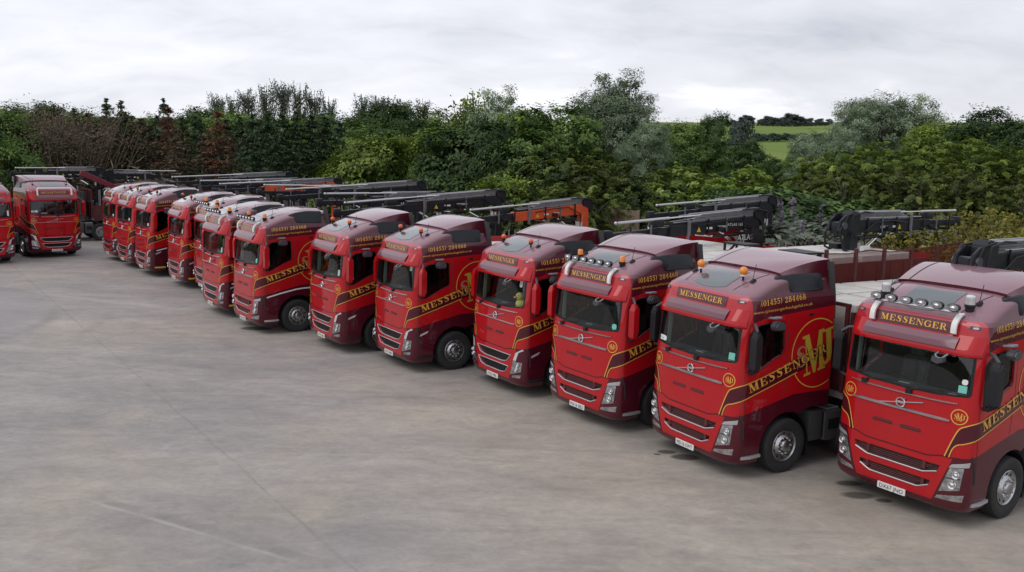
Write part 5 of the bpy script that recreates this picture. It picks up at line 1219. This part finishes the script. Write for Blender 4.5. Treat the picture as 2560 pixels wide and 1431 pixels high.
def unit(n): v = rng.normal(size=(n, 3)); return v/np.linalg.norm(v, axis=1, keepdims=True)
def crown_blobs(blobs, ncl, per, ls, cr_, up=.6, flat=.6, shell=.68, droop=0., lw=.55, spray=0.):
    """blobs: ellipsoids; leaf clumps near their skins; per leaves each; returns verts, tones, clump centres"""
    vol = np.array([b[3]*b[4]*b[5] for b in blobs])**.67; vol /= vol.sum(); V = []; T = []; cen = []
    for b, f in zip(blobs, vol):
        k = max(3, int(ncl*f)); d = unit(k); d[:, 2] = np.where(d[:, 2] < -.55, -d[:, 2], d[:, 2]); r = shell+(1-shell)*rng.random(k)**.6; r *= 1+.09*np.clip(rng.normal(size=k), -1.6, 1.6)
        c = np.array(b[:3])+d*r[:, None]*np.array(b[3:6]); cen.append(c)
        for ci, di in zip(c, d):
            m_ = int(1.35*per*(.6+.8*rng.random())); sz = cr_*(.6+.8*rng.random()); off = np.clip(rng.normal(size=(m_, 3)), -1.7, 1.7)*sz*np.array([1, 1, flat]); out_ = di*np.array([1, 1, .6])
            if spray: tt = rng.random(m_); off = off*.45+(out_*spray*tt[:, None])+np.array([0, 0, 1])*(spray*.25*tt-.55*spray*tt**2)[:, None]
            p = ci+off; p[:, 2] -= droop*np.linalg.norm(off[:, :2], axis=1); p[:, 2] = np.maximum(p[:, 2], .15)
            nr = out_*.9+np.array([0, 0, up])+rng.normal(size=(m_, 3))*.22; ax = out_+rng.normal(size=(m_, 3))*.55-np.array([0, 0, droop])
            l = 1.12*ls*(.6+.7*rng.random(m_)); V.append(leaves(p, nr, ax, l, l*lw, None)); T.append(np.clip(.44+.26*rng.normal()+.07*rng.normal(size=m_), 0, 1))
    return np.concatenate(V), np.concatenate(T), np.concatenate(cen)
def limbs(b, h, r, targets, key='bark', fork=.35):
    b.tube([(0, 0, -.3), (.03*h*.3, 0, h*fork*.5), (0, .02*h, h*fork), (.01*h, 0, h*.8)], [r*1.25, r, r*.8, r*.2], key, 9)
    for c in targets:
        c = Vector(c); z0 = min(c.z*.75, h*(fork*.6+.3*random.random())); p0 = Vector((0, 0, z0)); mid = p0.lerp(c, .55)+Vector((0, 0, .06*h)); b.tube([p0, mid, c], [r*.42, r*.25, r*.06], key, 6)
PROTO = {}
def proto_broad(key, leaf, h, blobs, ncl, per, ls, cr_, tr=.22, **kw):
    V, T, cen = crown_blobs(blobs, ncl, per, ls, cr_, **kw); random.seed(len(key)); b = MB(); limbs(b, h, tr, [cen[i] for i in rng.integers(0, len(cen), 26)]); PROTO[key] = (leaf_mesh('crown', V, T, leaf), b.mesh('trunk', 60), h)
def random_blobs(h, rad, n, low=.18):
    out = [(0, 0, h*.58, rad*.72, rad*.72, h*.36)]
    for i in range(n):
        a = 2*PI*i/n*1.62+rng.random(); z = h*(low+.12+.66*rng.random()); rr = rad*(.52+.25*rng.random())*(1-.55*max(0, z/h-.55)); s_ = rad*(.30+.22*rng.random()); out.append((rr*math.cos(a), rr*math.sin(a), z, s_, s_, s_*.85))
    return out
proto_broad('sycamore', 'dark', 9.0, random_blobs(9, 3.6, 12, .06), 420, 30, .27, .36)
proto_broad('sycamore_b', 'mid', 9.0, random_blobs(9, 3.5, 13, .06), 420, 30, .25, .36)
proto_broad('round', 'mid', 8.5, random_blobs(8.5, 3.4, 10, .08), 430, 32, .22, .33, up=.8, flat=.45)
proto_broad('round_b', 'dark', 8.5, random_blobs(8.5, 3.3, 11, .08), 430, 32, .22, .33, up=.8, flat=.45)
proto_broad('willow', 'silver', 10.0, random_blobs(10, 3.3, 16, .06), 620, 40, .20, .34, lw=.34, up=.5, droop=.1)
proto_broad('tall_willow', 'silver', 10.0, [(0, 0, 6.4, 2.2, 2.2, 2.6), (0, 0, 3.2, 2.4, 2.4, 2.6)]+[(2.1*math.cos(i*.9+.3), 2.1*math.sin(i*.9+.3), 4.2+1.1*(i % 4), 1.1, 1.1, 1.2) for i in range(10)]+[(1.3*math.cos(i*1.3), 1.3*math.sin(i*1.3), 8.7+.25*(i % 3), .32, .32, 1.05) for i in range(7)], 720, 34, .19, .30, lw=.34, up=.4)
proto_broad('lime', 'lime', 6.0, random_blobs(6, 2.9, 12, .05), 380, 30, .21, .28)
proto_broad('lime_bush', 'bright', 3.4, [(x_, y_, 1.5+z_, .8, .8, 1.1) for x_, y_, z_ in ((0, 0, .9), (.9, .2, .2), (-.9, .1, .3), (.2, .9, 0), (-.2, -.9, 0), (1.4, -.5, -.5), (-1.4, -.4, -.5))], 260, 26, .17, .2, tr=.08, spray=.4)
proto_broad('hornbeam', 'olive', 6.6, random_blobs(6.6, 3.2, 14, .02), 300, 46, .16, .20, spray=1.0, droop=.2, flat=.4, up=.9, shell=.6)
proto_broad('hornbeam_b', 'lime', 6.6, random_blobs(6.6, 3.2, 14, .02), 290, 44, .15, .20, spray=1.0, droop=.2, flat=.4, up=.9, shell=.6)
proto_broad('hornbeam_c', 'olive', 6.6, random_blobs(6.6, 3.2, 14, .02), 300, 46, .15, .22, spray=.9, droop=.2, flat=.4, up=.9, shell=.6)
proto_broad('wood', 'mid', 11.0, random_blobs(11, 4.0, 11, .12), 420, 38, .25, .42)
proto_broad('wood_b', 'dark', 11.0, random_blobs(11, 4.0, 11, .12), 420, 38, .25, .42)
proto_broad('hedge_tree', 'hedge', 12.0, random_blobs(12, 6.0, 10, .05), 240, 22, .9, 1.0)
proto_broad('grey_shrub', 'grey', 2.6, random_blobs(2.6, 1.5, 9, .0), 200, 24, .15, .18, tr=.06)
proto_broad('dark_bush', 'dark', 3.6, random_blobs(3.6, 2.0, 10, .0), 260, 28, .18, .24, tr=.1)
def conifer(key, leaf, h, rad, nwh, dens_, bare, bark='bark', tipd=.25, ls=.17):
    """whorls of drooping branches round a straight trunk; needles as narrow cards along every branch"""
    V = []; T = []; b = MB(); b.tube([(0, 0, -.3), (.06, .02, h*.5), (0, 0, h)], [.16, .11, .015], bark, 8)
    for i in range(nwh):
        f = bare+(1-bare)*(i/(nwh-1))**.8; z0 = h*min(.985, f+rng.normal()*.012); ln = rad*(1-f)**.75*(.75+.5*rng.random())+.18; nb = int(5+rng.integers(0, 4))
        for k in range(nb):
            a = 2*PI*k/nb+rng.random()*1.2; z0 += rng.normal()*.06; L_ = ln*(.6+.6*rng.random()); rise = .30-.34*rng.random(); d = np.array([math.cos(a), math.sin(a), 0]); m_ = int(dens_*L_)+3; tt = rng.random(m_)**.75
            p = d*(L_*tt)[:, None]; p[:, 2] = z0+rise*L_*tt-tipd*L_*tt**2+.0; p += rng.normal(size=(m_, 3))*np.array([.13, .13, .07])*(.5+L_*.35)
            nr = np.array([0, 0, 1.])+rng.normal(size=(m_, 3))*.55; ax = d*.8+rng.normal(size=(m_, 3))*.7-np.array([0, 0, .35]); l = ls*(.7+.9*rng.random(m_)); V.append(leaves(p, nr, ax, l, l*.34, None)); T.append(np.clip(.45+.24*rng.normal()+.06*rng.normal(size=m_), 0, 1))
            if k % 2 == 0 or leaf != 'spruce': b.tube([(0, 0, z0), tuple(d*L_*.5+np.array([0, 0, z0+rise*L_*.5-tipd*L_*.25])), tuple(d*L_+np.array([0, 0, z0+rise*L_-tipd*L_]))], [.028, .018, .006], bark, 4, False)
    m_ = 260; zz_ = h*(.72+.29*rng.random(m_)); rr_ = (h*1.01-zz_)*.16*rng.random(m_)**.6+.02; aa_ = rng.random(m_)*2*PI; p = np.stack([rr_*np.cos(aa_), rr_*np.sin(aa_), zz_], 1); l = ls*(.5+.6*rng.random(m_))
    V.append(leaves(p, np.stack([np.cos(aa_), np.sin(aa_), .8+0*aa_], 1)+rng.normal(size=(m_, 3))*.4, np.stack([np.cos(aa_), np.sin(aa_), .9+0*aa_], 1), l, l*.36, None)); T.append(np.clip(.45+.1*rng.normal(size=m_), 0, 1))
    if bare > .1:
        for k in range(12):
            a = rng.random()*2*PI; z0 = h*bare*(.25+.7*rng.random()); L_ = .5+.9*rng.random(); b.tube([(0, 0, z0), (L_*math.cos(a), L_*math.sin(a), z0+.15-.3*rng.random())], [.022, .006], bark, 4, False)
    PROTO[key] = (leaf_mesh('crown', np.concatenate(V), np.concatenate(T), leaf), b.mesh('trunk', 60), h)
conifer('spruce', 'spruce', 10.5, 2.3, 26, 40, .04, 'bark', .35, .24)
conifer('spruce_b', 'spruce', 10.0, 2.1, 23, 42, .06, 'bark', .42, .25)
conifer('dead_spruce', 'dead', 10.0, 1.9, 21, 24, .22, 'palebark', .34, .22)
conifer('dead_spruce_b', 'dead', 9.6, 1.7, 19, 20, .34, 'palebark', .28, .22)
conifer('rust_spruce', 'rustn', 10.0, 1.8, 22, 34, .24, 'palebark', .30, .20)
def upright(key, leaf, h, rad, nb, per, ls, lw, bark, sparse=0., base=.12):
    """many rising limbs from a short bole, leaves along them"""
    V = []; T = []; b = MB(); b.tube([(0, 0, -.3), (0, 0, h*.5), (.02*h, 0, h*.93)], [.018*h, .012*h, .002*h], bark, 7)
    for i in range(nb):
        a = rng.random()*2*PI; z0 = h*(base+.62*rng.random()); L_ = (h-z0)*(.35+.45*rng.random()); sp = rad*(.35+.65*rng.random())*(1-.35*(z0/h)); p0 = np.array([0, 0, z0]); p2 = np.array([sp*math.cos(a), sp*math.sin(a), min(z0+L_, h*.99)]); p1 = np.array([sp*.75*math.cos(a), sp*.75*math.sin(a), z0+L_*.42])
        b.tube([tuple(p0), tuple(p1), tuple(p2)], [.005*h, .003*h, .001*h], bark, 4, False)
        tt = .2+.8*rng.random(per); p = p0*((1-tt)**2)[:, None]+p1*(2*tt*(1-tt))[:, None]+p2*(tt**2)[:, None]+rng.normal(size=(per, 3))*rad*.085
        nr = np.array([math.cos(a), math.sin(a), .6])*.6+rng.normal(size=(per, 3))*.6; ax = (p2-p0)/np.linalg.norm(p2-p0)+rng.normal(size=(per, 3))*.4; l = ls*(.6+.8*rng.random(per)); V.append(leaves(p, nr, ax, l, l*lw, None)); T.append(np.clip(.5+.2*rng.normal()+.14*rng.normal(size=per), 0, 1))
    PROTO[key] = (leaf_mesh('crown', np.concatenate(V), np.concatenate(T), leaf), b.mesh('trunk', 60), h)
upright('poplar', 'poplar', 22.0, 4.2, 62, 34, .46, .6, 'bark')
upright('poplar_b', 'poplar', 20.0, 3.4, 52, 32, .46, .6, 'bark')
upright('bare_tree', 'dead', 9.5, 4.6, 200, 60, .24, .26, 'palebark', base=.04)
upright('cone_tree', 'lime', 10.5, 2.4, 90, 75, .24, .55, 'bark', base=.06)
def spikes(key, leaf, n, h, rad, ls):
    V = []; T = []; b = MB()
    for i in range(n):
        a = rng.random()*2*PI; r = rad*rng.random()**.5; p2 = np.array([r*math.cos(a), r*math.sin(a), h*(.65+.4*rng.random())]); b.tube([(p2[0]*.3, p2[1]*.3, -.1), tuple(p2)], [.014, .004], 'bark', 4, False); m_ = 60; tt = .15+.85*rng.random(m_)**.6; p = np.array([p2[0]*.3, p2[1]*.3, 0])*(1-tt)[:, None]+p2*tt[:, None]+rng.normal(size=(m_, 3))*.10*(1.15-tt)[:, None]
        V.append(leaves(p, np.array([math.cos(a), math.sin(a), .8])+rng.normal(size=(m_, 3))*.5, np.array([math.cos(a), math.sin(a), 1.])+rng.normal(size=(m_, 3))*.5, ls*(.6+.8*rng.random(m_)), ls*.5*(.6+.8*rng.random(m_)), None)); T.append(np.clip(.5+.2*rng.normal()+.1*rng.normal(size=m_), 0, 1))
    return leaf_mesh('crown', np.concatenate(V), np.concatenate(T), leaf), b.mesh('trunk', 60), h
PROTO['weed'] = spikes('weed', 'weed', 150, 2.4, 1.5, .085)
def plant(key, name, x, y, z, h, wide=1.0, rot=None, label=None, cat='tree', group=None):
    crown, trunk, hp = PROTO[key]; s_ = h/hp
    t = empty(name, (x, y, z), rng.random()*6.28 if rot is None else rot, label, cat, group); t.scale = (s_*wide, s_*wide, s_)
    ob('trunk' if cat == 'tree' else 'stem', trunk, t); ob('crown' if cat == 'tree' else 'foliage', crown, t); return t
def at(u, D):
    """ground point D metres ahead in the picture column u (full-size pixels)"""
    return (u-1280)/2231.15*(D*math.cos(PITCH)), D
def top_z(u, v, D):
    fwd = Vector((0, math.cos(PITCH), -math.sin(PITCH))); d = fw+rt2*((u-1280)/2231.15)-up2*((v-715.5)/2231.15); return CAMH+d.z/d.y*D
def tree_at(u, v, D, key, name, wide=1.0, label=None, cat='tree', group=None, sink=0.0):
    d = fw+rt2*((u-1280)/2231.15)-up2*((v-715.5)/2231.15); x = d.x/d.y*D; z0 = float(ground_h(np.array(x), np.array(float(D))))-sink
    return plant(key, name, x, D, z0, top_z(u, v, D)-z0, wide, None, label, cat, group)

# ------------------------------------------------------------------ planting: column and top line of the photograph at an estimated distance
G1 = 'dead brown conifers at the left wood edge'; G2 = 'dark conifers of the left wood'; G3 = 'leafy trees behind the conifers'; G4 = 'far poplars above the wood'; G5 = 'far hedgerow trees on the field'; G6 = 'dense trees behind the cranes'; G7 = 'hornbeams on the right bank'
TREES = [
 # the left wood, behind the far end of the yard
 (12, 252, 62, 'wood', 'leafy_tree', .85, 'green leafy tree at the left edge of the photo', None), (-70, 262, 60, 'wood_b', 'leafy_tree', .9, 'leafy tree partly outside the left edge of the photo', None),
 (8, 330, 55, 'sycamore_b', 'leafy_tree', .9, 'low green tree overhanging the lorries at the far left', None),
 (150, 236, 64, 'bare_tree', 'bare_tree', 1.3, 'wide brown bare-branched tree standing above the lorry with white tube frame', None),
 (222, 285, 66, 'dead_spruce', 'conifer', 1.25, 'dead brown conifer with a thick pale trunk beside the wide bare-branched tree', None),
 (292, 300, 67, 'dead_spruce_b', 'conifer', 1.2, 'dead brown conifer with thin pale stem at the left wood edge', G1), (330, 292, 68, 'dead_spruce', 'conifer', 1.1, 'dead brown conifer with thin pale stem at the left wood edge', G1),
 (372, 318, 67, 'dead_spruce_b', 'conifer', 1.2, 'dead brown conifer with thin pale stem at the left wood edge', G1), (468, 330, 66, 'dead_spruce_b', 'conifer', 1.2, 'dead brown conifer with thin pale stem at the left wood edge', G1), (505, 340, 64, 'dead_spruce', 'conifer', 1.2, 'dead brown conifer with thin pale stem at the left wood edge', G1),
 (582, 345, 63, 'dead_spruce_b', 'conifer', 1.3, 'dead brown conifer with thin pale stem at the left wood edge', G1), (110, 330, 66, 'dead_spruce', 'conifer', 1.3, 'dead brown conifer with thin pale stem at the left wood edge', G1),
(72, 320, 69, 'dead_spruce', 'conifer', 1.35, 'dead brown conifer with thin pale stem at the left wood edge', G1), (185, 278, 73, 'spruce_b', 'conifer', 1.15, 'dark green conifer in the dense left wood', G2), (258, 292, 69, 'dead_spruce', 'conifer', 1.35, 'dead brown conifer with thin pale stem at the left wood edge', G1), (312, 283, 69, 'spruce', 'conifer', 1.15, 'dark green conifer in the dense left wood', G2), (352, 300, 69, 'dead_spruce_b', 'conifer', 1.35, 'dead brown conifer with thin pale stem at the left wood edge', G1), (393, 293, 71, 'spruce', 'conifer', 1.15, 'dark green conifer in the dense left wood', G2), (440, 322, 64, 'dead_spruce_b', 'conifer', 1.35, 'dead brown conifer with thin pale stem at the left wood edge', G1), (488, 293, 70, 'spruce', 'conifer', 1.15, 'dark green conifer in the dense left wood', G2), (522, 330, 65, 'dead_spruce_b', 'conifer', 1.35, 'dead brown conifer with thin pale stem at the left wood edge', G1), (565, 303, 68, 'spruce', 'conifer', 1.15, 'dark green conifer in the dense left wood', G2), (612, 345, 63, 'dead_spruce_b', 'conifer', 1.35, 'dead brown conifer with thin pale stem at the left wood edge', G1),
 (420, 268, 66, 'rust_spruce', 'conifer', 1.25, 'dead conifer with red-brown needles and a double stem', None), (545, 278, 64, 'rust_spruce', 'conifer', 1.35, 'dead conifer with orange-brown needles below the far poplars', None),
 (266, 250, 74, 'spruce', 'conifer', 1.0, 'tall dark conifer with pointed top in the left wood', 'tall pointed conifers of the left wood'), (302, 258, 75, 'spruce_b', 'conifer', 1.0, 'tall dark conifer with pointed top in the left wood', 'tall pointed conifers of the left wood'), (408, 250, 76, 'spruce', 'conifer', .9, 'tall dark conifer with pointed top in the left wood', 'tall pointed conifers of the left wood'),
]
for u, v, D, k in ((350, 300, 80, 0), (455, 300, 79, 1), (500, 300, 78, 0), (600, 300, 68, 1), (632, 290, 62, 0), (668, 285, 61, 1), (705, 290, 60, 0), (742, 288, 60, 1), (778, 292, 61, 0), (812, 300, 62, 1), (850, 310, 64, 0), (690, 340, 57, 1), (745, 345, 57, 0), (640, 350, 59, 0), (795, 350, 58, 1), (60, 305, 82, 1), (190, 310, 82, 0), (240, 310, 82, 1), (600, 380, 66, 1)):
    TREES.append((u, v, D, ('spruce', 'spruce_b')[k], 'conifer', 1.25, 'dark green conifer in the dense left wood', G2))
for i, (u, v, D) in enumerate(((40, 245, 86), (120, 248, 88), (200, 262, 88), (255, 285, 84), (330, 285, 90), (385, 276, 92), (450, 272, 92), (510, 262, 90), (555, 256, 88), (610, 270, 88), (670, 280, 86), (730, 284, 85), (790, 280, 85), (850, 272, 84), (905, 285, 80), (950, 300, 74), (990, 305, 72), (880, 320, 70))):
    TREES.append((u, v, D, ('wood', 'wood_b')[i % 3 == 1], 'leafy_tree', 1.05, 'leafy tree showing above the conifers of the left wood', G3))
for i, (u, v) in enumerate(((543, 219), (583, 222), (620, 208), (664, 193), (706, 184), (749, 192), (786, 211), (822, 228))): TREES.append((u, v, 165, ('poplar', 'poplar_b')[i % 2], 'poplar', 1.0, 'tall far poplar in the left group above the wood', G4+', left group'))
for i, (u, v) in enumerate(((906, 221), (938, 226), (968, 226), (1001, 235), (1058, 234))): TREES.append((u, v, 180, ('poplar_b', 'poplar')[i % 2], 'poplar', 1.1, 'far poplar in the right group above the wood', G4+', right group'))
TREES += [
 (965, 246, 96, 'wood_b', 'leafy_tree', 1.0, 'rounded dark tree under the right poplar group', None), (1040, 250, 98, 'round', 'leafy_tree', 1.2, 'pale rounded tree under the right end of the poplars', None), (1010, 285, 86, 'wood_b', 'leafy_tree', .9, 'dark tree in front of the pale rounded tree', None),
 (925, 326, 56, 'lime', 'leafy_tree', 1.0, 'yellow-green bushy tree at the end of the conifers', None), (855, 395, 57, 'lime', 'bush', .9, 'low yellow-green bush against the conifers', None), (990, 385, 56, 'sycamore_b', 'leafy_tree', .85, 'mid green shrub tree right of the yellow-green bushy tree', None),
 (1065, 318, 58, 'lime', 'leafy_tree', .95, 'light green tree between the bushy tree and the dark sycamore', None), (1190, 200, 68, 'cone_tree', 'leafy_tree', 1.15, 'light green tree with a cone-shaped crown', None), (1120, 262, 70, 'round', 'leafy_tree', .8, 'green tree left of the cone-shaped crown', None),
 (1248, 224, 66, 'tall_willow', 'leafy_tree', .7, 'thin see-through tree right of the cone-shaped crown', None), (1300, 262, 62, 'lime', 'leafy_tree', .7, 'light green tree in the gap left of the big round tree', None),
 (1190, 285, 52, 'sycamore', 'leafy_tree', 1.02, 'large dark sycamore behind the crane elbows', None), (1270, 335, 50, 'sycamore', 'leafy_tree', .8, 'dark sycamore left of the big round tree', None), (1095, 380, 53, 'sycamore_b', 'leafy_tree', .85, 'green tree left of the large dark sycamore', None),
 (1405, 232, 49, 'round', 'leafy_tree', .98, 'big round green tree left of the silver willow', None), (1360, 350, 46, 'round_b', 'leafy_tree', .85, 'dark green tree beneath the big round tree', None), (1450, 370, 45, 'hornbeam', 'leafy_tree', 1.1, 'olive green tree above the orange crane', None), (1330, 400, 45, 'hornbeam', 'leafy_tree', .9, 'olive green tree left of the orange crane elbow', None), (1520, 390, 44, 'hornbeam', 'leafy_tree', 1.0, 'olive green tree right of the orange crane elbow', None),
 (1545, 184, 56, 'tall_willow', 'willow', .95, 'tall silver willow at the centre of the tree line', None), (1530, 205, 57, 'willow', 'willow', .78, 'silver willow crown just behind the tall silver willow', None), (1612, 292, 54, 'willow', 'willow', .82, 'low silver willow right of the tall one', None), (1570, 350, 50, 'willow', 'willow', .75, 'dull silver willow under the tall one', None),
 (1255, 428, 44, 'lime', 'bush', .95, 'rounded mid green bush behind the orange boom', None), (1170, 440, 47, 'dark_bush', 'bush', 1.1, 'dark bush behind the crane elbows', None), (1380, 450, 42, 'hornbeam', 'bush', .9, 'olive bush directly above the orange boom', None), (1470, 460, 41, 'hornbeam', 'bush', .9, 'olive bush beside the orange crane column', None), (1600, 440, 44, 'dark_bush', 'bush', 1.2, 'dark bush under the silver willows', None), (1560, 470, 42, 'hornbeam', 'bush', .8, 'olive bush over the timber fence end', None),
 (1655, 288, 82, 'round', 'leafy_tree', 1.0, 'pale green tree right of the silver willow', None), (1712, 292, 80, 'wood', 'leafy_tree', 1.0, 'green tree left of the dark round field tree', None), (1785, 270, 100, 'wood_b', 'leafy_tree', .55, 'dark round tree standing before the green field', None), (1738, 335, 62, 'round', 'leafy_tree', .98, 'bright green weeping tree below the dark round field tree', None),
 (1690, 345, 66, 'round_b', 'leafy_tree', .9, 'dark tree beside the bright weeping tree', None), (1878, 338, 70, 'round_b', 'leafy_tree', .72, 'grey green round tree in front of the field', None), (1835, 352, 84, 'wood_b', 'leafy_tree', .6, 'dark tree between the weeping tree and the grey green round tree', None), (1822, 420, 58, 'sycamore', 'leafy_tree', .8, 'dark tree in the hollow under the field', None),
 (1938, 386, 72, 'round_b', 'bush', .8, 'grey green bush below the middle of the field', None), (1995, 368, 66, 'sycamore_b', 'leafy_tree', .6, 'green tree at the right edge of the field view', None), (1905, 400, 66, 'sycamore_b', 'bush', .7, 'green bush in the hollow below the field', None),
 (1855, 300, 210, 'hedge_tree', 'leafy_tree', .6, 'bush-topped tree in the hedge across the field', None),
 (1700, 418, 44, 'lime_bush', 'bush', 1.25, 'light yellow-green bush behind the upper black boom', None), (1760, 445, 43, 'lime_bush', 'bush', 1.1, 'light yellow-green bush above the middle of the upper black boom', None), (1652, 460, 43, 'lime_bush', 'bush', .9, 'small light green bush at the tip of the upper black boom', None), (1868, 425, 42, 'lime_bush', 'bush', 1.1, 'bright yellow-green bush above the ATLAS crane elbow', None), (1820, 470, 41, 'dark_bush', 'bush', 1.0, 'dark bush left of the bright yellow-green bush', None), (1920, 470, 40, 'dark_bush', 'bush', 1.2, 'dark bush right of the bright yellow-green bush', None),
 (2215, 222, 58, 'willow', 'willow', 1.05, 'large grey willow behind the right bank', None), (2130, 262, 57, 'tall_willow', 'willow', .95, 'feathery grey willow left of the large grey willow', None), (2290, 240, 58, 'tall_willow', 'willow', .95, 'feathery grey willow right of the large grey willow', None), (2035, 320, 54, 'willow', 'willow', .8, 'low grey willow at the edge of the field view', None), (1985, 400, 50, 'willow', 'willow', .6, 'grey-leaved willow bush below the field', None), (2090, 310, 52, 'willow', 'willow', .8, 'grey willow between the field view and the large grey willow', None),
 (2475, 248, 48, 'round_b', 'leafy_tree', .85, 'dark flat-topped tree at the upper right', None), (2545, 290, 46, 'round_b', 'leafy_tree', .8, 'dark tree at the right edge of the photo', None), (2620, 300, 44, 'sycamore', 'leafy_tree', .9, 'dark tree just outside the right edge of the photo', None), (2355, 298, 52, 'lime', 'leafy_tree', .75, 'yellow-green tree left of the dark flat-topped tree', None), (2400, 330, 46, 'hornbeam_b', 'leafy_tree', .9, 'yellow-green arching tree under the dark flat-topped tree', None),
]
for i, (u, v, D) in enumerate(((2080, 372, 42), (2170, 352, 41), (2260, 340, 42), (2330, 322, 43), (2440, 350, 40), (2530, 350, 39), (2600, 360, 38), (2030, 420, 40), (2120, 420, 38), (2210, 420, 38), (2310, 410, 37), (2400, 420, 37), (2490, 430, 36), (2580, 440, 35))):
    TREES.append((u, v, D, ('hornbeam_b' if i < 7 else 'hornbeam_c'), 'leafy_tree', 1.0, 'arching leafy hornbeam on the bank behind the right lorries', G7))  # light put into the leaf colour: upper trees lit yellow-green, lower ones shaded olive
for i, (u, v, D) in enumerate(((2040, 480, 36), (1985, 470, 38))):
    TREES.append((u, v, D, 'dark_bush', 'bush', 1.5, 'dark bush at the foot of the right bank', 'dark bushes on the right bank'))
for i, (u, v) in enumerate(((1835, 300), (1856, 294), (1872, 289), (1905, 297), (1925, 291), (1944, 295), (1962, 292), (1980, 285), (2000, 291), (2022, 296), (2048, 297), (2075, 298), (1812, 299), (1780, 299))): TREES.append((u, v, 500, 'hedge_tree', 'leafy_tree', 1.15, 'far dark tree on the field skyline', G5))
for i, u in enumerate(range(1790, 2090, 13)): TREES.append((u, 305+3*(i % 3), 496, 'hedge_tree', 'hedge_bush', 1.5, 'low far hedge bush along the field edge', 'hedge bushes along the field edge'))
for i, u in enumerate(range(1890, 2060, 20)): TREES.append((u, 334+2*(i % 2), 300, 'hedge_tree', 'hedge_bush', 1.3, 'small bush in the hedge across the middle of the field', 'bushes of the middle hedge'))
for u, v, D, k, nm, wd, lab, g in TREES:
    tree_at(u, v, D, k, nm, wd, lab, 'bush' if 'bush' in nm else ('poplar' if nm == 'poplar' else 'tree') if nm != 'conifer' else 'conifer', g)

# undergrowth on the bank behind the right lorries
for i, (u, v, D) in enumerate(((1985, 540, 34), (2060, 548, 33), (2115, 545, 33), (2170, 542, 32.5), (2230, 548, 32), (2290, 552, 31.5), (2350, 560, 31))): tree_at(u, v, D, 'grey_shrub', 'shrub', 1.25, 'grey-leaved shrub behind the black cranes on the right', 'shrub', 'grey shrubs behind the black cranes')
for i, (u, v, D) in enumerate(((2400, 565, 29), (2440, 535, 29.5), (2475, 545, 29), (2510, 560, 28.5), (2370, 590, 29))): tree_at(u, v, D, 'weed', 'weed_clump', 1.2, 'yellow-green tall weeds at the end of the black boom', 'weeds', 'yellow weeds on the right bank')
PROTO['buddleia'] = spikes('buddleia', 'grey', 46, 2.2, 1.3, .16)
bu = tree_at(1995, 528, 33.5, 'buddleia', 'flowering_shrub', 1.1, 'grey shrub with mauve flower spikes beside the ATLAS crane', 'shrub')
bx = spikes('bloom', 'flower', 22, 2.35, 1.2, .12); ob('flower_spike', bx[0], bu)

# timber fence behind the lorries
FP = [(19.6, 22.1), (24.4, 26.8), (30.8, 33.0), (34.0, 35.8), (36.0, 39.6)]
fe = empty('timber_fence', (0, 0, 0), 0, 'weathered timber fence panels standing behind the lorries', 'fence')
ang = math.atan2(RD[1], RD[0])
def fpanel(b, w_, h):
    b.box(0, w_, -.02, .02, .1, h, 'timber')
    for k in range(int(h/.14)): z = .12+.14*k; b.box(.02, w_-.02, -.045, -.02, z, z+.115, 'timber')
    for x in (0, w_/2, w_): b.box(x-.05, x+.05, -.07, .03, 0, h+.04, 'timber')
for i, (a0, a1) in enumerate(FP):
    p = RP+RD*a0+RN*16.3; o = part('fence_panel', fe, ('fp', i), lambda b: fpanel(b, a1-a0, 3.45+.05*(i % 2))); o.location = (p[0], p[1], 0); o.rotation_euler = (0, 0, ang)

# heap of cut branches and a felled trunk at the wood edge
bp_ = empty('brush_heap', (*at(350, 63), 0), 0, 'heap of pale cut branches at the wood edge', 'brush heap')
V = []; T = []; n = 900; p = rng.normal(size=(n, 3))*np.array([1.3, .8, .8]); p[:, 2] = np.abs(p[:, 2])+2.0+.4*rng.random(n); V = leaves(p, rng.normal(size=(n, 3)), rng.normal(size=(n, 3))*np.array([1, 1, .6]), .5+.8*rng.random(n), .03+.05*rng.random(n), None); ob('branches', leaf_mesh('branches', V, rng.random(n), 'straw'), bp_)
def heap(b):
    b.ball((0, 0, .6), 2.4, 1.8, 2.0, 'bark', 14, 8)
part('soil_mound', bp_, 'heap', heap)
lg = empty('felled_trunk', (*at(400, 62), 0), 0, 'felled pale tree trunk leaning beside the branch heap', 'log')
def log_(b): b.tube([(-1.6, 0, 3.9), (0, .2, 3.4), (1.8, .5, 2.6)], [.10, .13, .16], 'palebark', 9); b.tube([(0, .2, 3.4), (.5, -.1, 2.2)], [.07, .03], 'palebark', 6); b.tube([(1.8, .5, 2.6), (2.6, .6, 0)], [.16, .2], 'palebark', 9)
part('trunk', lg, 'log', log_)
